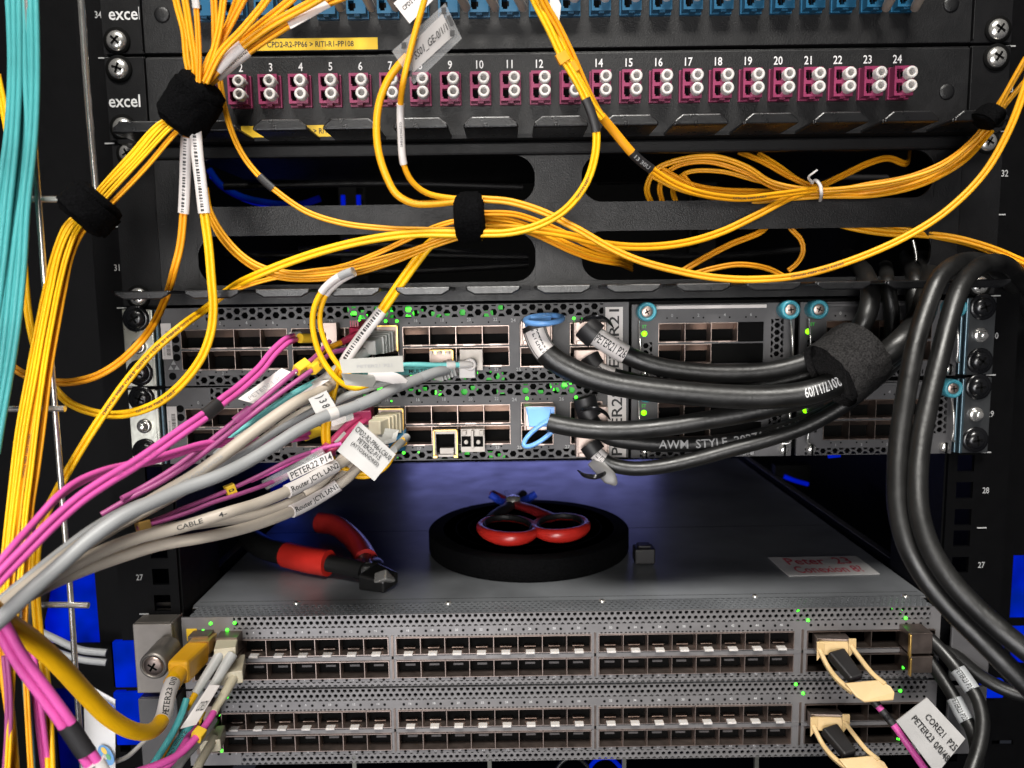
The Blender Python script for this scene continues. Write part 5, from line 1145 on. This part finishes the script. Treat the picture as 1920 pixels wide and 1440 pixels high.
cable('magenta fibre hanging right of the aqua one at lower left',[(52,1180,-116),(66,1280),(78,1370),(92,1480,-116)],22,m_magenta,duplex=True)
for i,(a,b_) in enumerate((((90,1190),(194,1222)),((90,1215),(194,1240)))):
    cable('upper grey cable passing behind the chrome rod' if i==0 else 'lower grey cable passing behind the chrome rod',[(70,a[1]-8,30),(100,a[1]+6),(150,b_[1]-4),(200,b_[1]+2,34)],14,m_greyb,'copper_cable',group='grey cables behind the chrome rod')
fl=card('white flag with a blue emblem and a round emblem at lower left',[(160,1420,-92),(216,1452,-92),(216,1312,-86),(156,1278,-86)],mat('flag_white',(.64,.64,.65),.5,var=.03),[],'flag_label','label',th=.0005)
q=[P(160,1420,-92.5),P(216,1452,-92.5),P(216,1312,-86.5),P(156,1278,-86.5)]
def quv(u0,v0,u1,v1,l=.0009):
    n=(q[1]-q[0]).cross(q[3]-q[0]).normalized(); n=-n if n.dot(CP-q[0])<0 else n
    B=lambda u,v:(q[0]*(1-u)+q[1]*u)*(1-v)+(q[3]*(1-u)+q[2]*u)*v+n*l
    return [B(u0,v0),B(u1,v0),B(u1,v1),B(u0,v1)]
mb=MB(); mb.add(quv(.48,.66,1,.93),[(0,1,2,3)],m_eu); mb.build('blue_emblem',fl)
mb=MB()
for k in range(12):
    an=k*math.pi/6; u=.74+.14*math.cos(an); v=.795+.07*math.sin(an); mb.add(quv(u-.02,v-.008,u+.02,v+.008,.0011),[(0,1,2,3)],m_print)
mb.build('star_ring',fl)
mb=MB(); Bc=lambda u,v,l:quv(u,v,u+.001,v+.001,l)[0]
mb.add([Bc(.72,.20,.0009)]+[Bc(.72+.27*math.cos(a*.2618),.20+.12*math.sin(a*.2618),.0009) for a in range(24)],[(0,1+i,1+(i+1)%24) for i in range(24)],mat('emblem_blue',(.10,.30,.62),.5,var=0))
for u,v,r,m_ in ((.66,.25,.10,m_label),(.80,.20,.09,mat('emblem_green',(.12,.40,.16),.5,var=0)),(.68,.17,.08,m_paper)): mb.add([Bc(u,v,.0011)]+[Bc(u+r*math.cos(a*.52),v+r*.42*math.sin(a*.52),.0011) for a in range(12)],[(0,1+i,1+(i+1)%12) for i in range(12)],m_)
mb.build('round_emblem',fl)
# ivory duplex plugs at the left of the bottom switches
def lcplug(par,a,b_,m=m_ivory,w=.0115,h=.0075):
    o=plug(par.o,P(*a),P(*b_),w,h,m,'plug_body'); return o
Q1=cable('yellow fibre with a grey boot from the ivory plug',[(414,1224,-22),(398,1250),(380,1278),(366,1302),(352,1325),(338,1350),(318,1390),(296,1430),(280,1480,-70)],13,m_yellow2)
Q2=cable('aqua fibre with a grey boot from the ivory plug',[(436,1226,-22),(420,1252),(404,1280),(388,1306),(372,1334),(352,1366),(328,1400),(306,1440),(290,1480,-66)],16,m_aqua)
sleeve(Q1,(412,1228),(366,1302),m_greyplug,'boot',1.7,taper=.8); sleeve(Q2,(434,1230),(394,1296),m_greyplug,'boot',1.45,taper=.8)
lcplug(Q2,(428,1203,-6),(422,1228,-24))
sleeve(Q1,(346,1336),(334,1358),m_white,'white_collar',1.2)
q5=card('long folded white label along the aqua fibre at lower left',[(338,1366,-60),(368,1358,-60),(412,1285,-40),(392,1284,-40)],m_lbl_w,[('CORE21',(.3,.35,.9,.6))],'cable_label','label')
Q3=cable('aqua fibre nearest the thick yellow cable at the bottom',[(350,1310,-50),(338,1345),(318,1385),(296,1420),(270,1460),(255,1490,-80)],14,m_aqua); 
wrap(Q2,(352,1366),(312,1430),'2.0mm OM4',.4,m_ink)
Q4=cable('magenta fibre with an ivory boot and yellow clip at the bottom',[(438,1270,-24),(424,1296),(408,1322),(396,1344),(378,1370),(356,1396),(330,1418),(296,1434),(250,1450,-90)],15,m_magenta)
sleeve(Q4,(438,1272),(400,1334),m_ivory,'boot',1.5,taper=.75); sleeve(Q4,(378,1370),(366,1386),m_label,'marker_clip',1.5,square=True)
Q5=cable('second magenta fibre with a yellow clip at the bottom',[(418,1262,-20),(400,1290),(384,1318),(370,1345),(356,1375),(344,1398),(325,1425),(300,1450),(280,1480,-80)],14,m_magenta)
sleeve(Q5,(418,1264),(378,1330),m_ivory,'boot',1.5,taper=.8); sleeve(Q5,(376,1334),(364,1356),m_label,'marker_clip',1.6,square=True)
lcplug(Q4,(440,1240,-8),(434,1272,-26),w=.0120)
Q6=cable('white booted fibre leaving the lowest switch at left',[(400,1350,-18),(385,1372),(365,1398),(345,1420),(325,1450,-60)],18,m_greyplug)
Q7=cable('ivory booted fibre at the very bottom left of the lowest switch',[(402,1384,-18),(390,1404),(376,1428),(362,1460),(350,1490,-50)],18,m_ivory); lcplug(Q7,(404,1372,-8),(394,1400,-22))
Q8=cable('thin white fibre lying across the bottom left corner',[(212,1430,-90),(240,1418),(262,1398),(282,1380),(300,1360,-60)],9,m_greyplug)
# black sleeve bundle at left
bw=MB(); pts=spline([P(60,1080,-60),P(55,1120,-70),P(40,1190,-80)],.002); bw.tube(frames(pts),.0095,.0080,m_sleeve,n=20); tag(bw.build('cable_wrap'),'dark wrap around the cables left of the lower cross rod','strap')
# ================================================================ LOWER RIGHT
def pulltab(label,x,y,Y0=-14,s=1.0):
    t=thing('fibre_transceiver',P(x,y-30,-4),label,'transceiver')
    a=P(x-40,y-48,-2)
    # shell
    mb=MB(); p0=P(x-45,y-44,-1); ps=[P(x-62,y-12,-1)]
    ortho_box(mb,P(x-8,y-22,-3),P(x+2,y-10,-15),.0185,.0085,m_nickel2); mb.build('shell',t,bevel=.0003)
    mb=MB(); ortho_box(mb,P(x+2,y-8,-15),P(x+4,y-6,-17),.0170,.0075,m_tan); 
    mb.build('latch_plate',t,bevel=.0005)
    L=[(x-26,y-4,-18),(x-10,y+28,-24),(x+8,y+52,-32),(x+36,y+76,-40)]
    Rr=[(x+34,y-10,-18),(x+50,y+12,-24),(x+76,y+44,-34),(x+98,y+62,-40)]
    for ps in (L,Rr):
        mb=MB(); mb.tube(frames(spline([P(*p) for p in ps],.001)),.0012,.0017,m_tan,n=10,square=True); mb.build('side_arm',t)
    for ps in ((x-26,y-4),(x+34,y-10)):
        mb=MB(); mb.slab([P(ps[0]-4,ps[1]+22,-19),P(ps[0]+10,ps[1]+4,-19),P(ps[0]+10,ps[1]-14,-19),P(ps[0]-4,ps[1]-14,-19)],.001,m_tan); mb.build('hook',t,bevel=.0003)
    pts=[P(x+22,y+58,-38),P(x+86,y+52,-38),P(x+108,y+64,-42),P(x+116,y+76,-44),P(x+114,y+90,-46),P(x+60,y+94,-46),P(x+44,y+84,-44)]
    cen=sum(pts,Vector())/7; n=Vector((0,-.8,.6)).normalized(); n=(pts[1]-pts[0]).cross(pts[4]-pts[0]).normalized(); n=n if n.dot(CP-cen)>0 else -n
    mb=MB(); vs=pts+[p-n*.0016 for p in pts]; k=7
    mb.add(vs,[tuple(range(k)),tuple(range(2*k-1,k-1,-1))]+[(i,k+i,k+(i+1)%k,(i+1)%k) for i in range(k)],m_tan); mb.build('grip_pad',t,bevel=.0006)
    mb=MB(); ortho_box(mb,P(x+4,y+2,-18),P(x+44,y+52,-34),.0105,.0060,m_sleeve,w1=.0085,h1=.005); mb.build('optical_plug',t,bevel=.0012)
    return t
pulltab('transceiver with a tan pull tab in the upper of the bottom switches',1562,1222)
pulltab('transceiver with a tan pull tab in the lowest switch',1550,1364)
PF=cable('pink fibre dropping from the upper tan pull tab behind a white tag',[(1620,1290,-34),(1640,1316),(1660,1340),(1682,1368),(1705,1400),(1740,1450),(1770,1490,-60)],14,m_magenta)
sleeve(PF,(1622,1294),(1644,1322),m_sleeve,'black_boot',1.5,taper=.8)
for a,b_ in (((1650,1328),(1656,1334)),((1660,1340),(1667,1348))): sleeve(PF,a,b_,m_sleeve,'boot_rib',1.15)
t6=card('white tag reading CORE21 P25 PETER23 0/0/48 at lower right',[(1681,1352,-62),(1756,1452,-66),(1810,1385,-60),(1738,1308,-56)],mat('tag_white',(.45,.44,.43),.4),[],'cable_tag','tag',th=.0006)
q6=[P(1681,1352,-62),P(1756,1452,-66),P(1810,1385,-60),P(1738,1308,-56)]
tb=MB(); text_quad(tb,'CORE21  P25',q6,(.22,.60,.97,.76),m_ink,lift=.0007); text_quad(tb,'PETER23 0/0/48',q6,(.10,.32,.99,.48),m_ink,lift=.0007); tb.build('printed_text',t6)
for i,(pts,l) in enumerate((([(1742,1196,-8),(1768,1222),(1790,1248),(1812,1278),(1832,1310),(1842,1350),(1836,1400),(1820,1450),(1810,1490,-60)],'upper black cable curving down at the lower right'),([(1742,1236,-8),(1765,1270),(1785,1302),(1802,1335),(1822,1368),(1832,1410),(1826,1450),(1818,1490,-54)],'lower black cable curving down at the lower right'),
   ([(1742,1210,-8),(1790,1230),(1830,1262),(1868,1285),(1905,1300),(1950,1310,-30)],'black cable running off to the right under the thick pair'))):
    c_=cable(l,pts,27,m_black,'black_cable',group='black cables at the lower right')
    if i<2: sleeve(c_,(1796,1256) if i==0 else (1790,1310),(1824,1296) if i==0 else (1812,1352),mat('hazy_sleeve',(.34,.35,.36),.4),'label_sleeve',1.15,text='PETER23 P%d'%(21+i),th=.4)
    if i<2:
        a=P(1704,1188 if i==0 else 1232,-16); b_=P(1752,1226 if i==0 else 1262,-16)
        mb=MB(); mb.box(a.x+.0012,b_.x-.0012,-.0158,-.003,b_.z,a.z,m_nickel2); mb.box(a.x,a.x+.0010,-.018,-.0155,b_.z-.001,a.z,m_gold); mb.build('plug_shell',c_.o,bevel=.0003)
# ================================================================ STRAPS
def strap(label,a,b_,ra,rb,m,name='cable_strap',amp=.0006,n=56,bul=.06):
    a,b_=(P(*a) if not isinstance(a,Vector) else a),(P(*b_) if not isinstance(b_,Vector) else b_)
    K=14; pts=[a.lerp(b_,i/K) for i in range(K+1)]; fr=frames(pts); mb=MB()
    prof=lambda t:(1+bul*math.sin(math.pi*t))*min(1,.80+2.5*min(t,1-t))
    mb.tube(fr,lambda t:ra*prof(t),lambda t:rb*prof(t),m,n=n)
    if not name.endswith('x') and ra<.015:
        i0=3; mb.tube(fr[i0:-2],lambda t:ra*(1.07+bul),lambda t:rb*(1.07+bul),m,n=n)
    rn=random.Random(len(label))
    mb.v=[v+Vector((noise.noise(v*260)*amp*1.2+rn.uniform(-1,1)*amp*.12,noise.noise(v*220+Vector((5,0,0)))*amp+rn.uniform(-1,1)*amp*.1,noise.noise(v*240+Vector((0,9,0)))*amp*1.2+rn.uniform(-1,1)*amp*.12)) for v in mb.v]
    return tag(mb.build(name),label,'strap')
strap('big black strap around the yellow fan at the top left',(386,154,-66),(332,238,-62),.0108,.0100,m_velcro)
strap('black strap around the yellow bundle left of the rack upright',(194,368,-84),(144,416,-88),.0105,.0120,m_velcro)
strap('flat black strap around the yellow fibres at the centre',(853,409,-57),(908,406,-57),.0110,.0105,m_velcro,amp=.0003,bul=.0)
fz=strap('fuzzy dark strap around the thick black cables on the right',(1562,702,-46),(1628,652,-42),.0170,.0160,m_velcro2,amp=.0009,n=72,bul=.08)
mb=MB(); fr=frames([P(1556,706,-47).lerp(P(1584,686,-45),i/6) for i in range(7)]); mb.tube(fr,.0182,.0170,m_velcro2,n=64,caps=False); mb.v=[v+Vector((noise.noise(v*300),noise.noise(v*280+Vector((3,0,0))),noise.noise(v*310)))*.0006 for v in mb.v]; mb.build('outer_turn',fz)
# fuzz hairs on the right strap
fm=MB(); rn=random.Random(5)
src=fz.data; wo=wl(fz)
for i in range(2600):
    p=src.polygons[rn.randrange(len(src.polygons)//2)]; c=p.center+wo; n=p.normal
    if n.length<.1: continue
    d=(n+Vector((rn.uniform(-1,1),rn.uniform(-1,1),rn.uniform(-1,1)))*.9).normalized()*rn.uniform(.0006,.0017); s=Vector((rn.uniform(-1,1),rn.uniform(-1,1),rn.uniform(-1,1)))*.00009
    o_=c+Vector((rn.uniform(-1,1),rn.uniform(-1,1),rn.uniform(-1,1)))*.0005
    fm.add([o_-s,o_+s,o_+d],[(0,1,2)],m_velcro2)
tag(fm.build('fuzz',fz),kind='stuff')
strap('narrow black strap around the fibres at the upper right upright',(1868,205,-46),(1838,232,-44),.0050,.0100,m_velcro,amp=.0003)

# extra clutter of pale plugs around the middle of the upper switches
XA=cable('short pale copper cable squeezed between the barcode sleeve and the aqua fibres',[(760,700,-8),(735,712,-18),(700,724),(660,738),(630,752),(600,770,-36)],15,m_greyplug,'copper_cable')
XB=cable('short translucent boot crossing under the crumpled tag',[(700,655,-12),(676,668,-24),(650,684),(628,700),(608,716,-36)],12,m_lbl_w,'fibre_boot','boot')
card('creased clear tag behind the ivory plug',[(690,842,-30),(742,828,-26),(748,806,-22),(704,800,-24)],mat('tag_film',(.42,.41,.375),.35),[],'cable_tag','tag')
card('small translucent tag beside the pink boots',[(622,800,-40),(664,786,-36),(660,766,-34),(620,782,-38)],m_film,[],'cable_tag','tag')
wrap(B1,(250,958),(430,846),'CAT 6A S/FTP 4x2xAWG26',.30,m_printd); wrap(J,(1330,367),(1480,362),'OPTICAL FIBER CABLE',.3,m_ink); wrap(M1,(160,930),(340,808),'OM4 50/125 LSZH 2.0mm',.2,m_purple)
wrap(E1,(1420,524),(1640,474),'OPTICAL FIBER CABLE G657A2',.3,m_ink); wrap(I_,(1060,392),(1112,300),'G657A2 LSZH',.28,m_ink)

B6=cable('thin beige copper cable between the two broad ones at the lower left',[(640,735,-20),(600,756,-34),(545,786),(490,826),(430,866),(360,912),(290,952),(215,992),(140,1040),(70,1090),(0,1140),(-40,1170,-140)],17,m_beige,'copper_cable')
B7=cable('thin grey copper cable just above the broad grey one',[(640,742,-24),(590,768,-50),(520,808),(460,848),(390,888),(310,925),(240,952),(175,988),(110,1036),(50,1084),(-30,1150,-160)],14,m_greyb,'copper_cable')
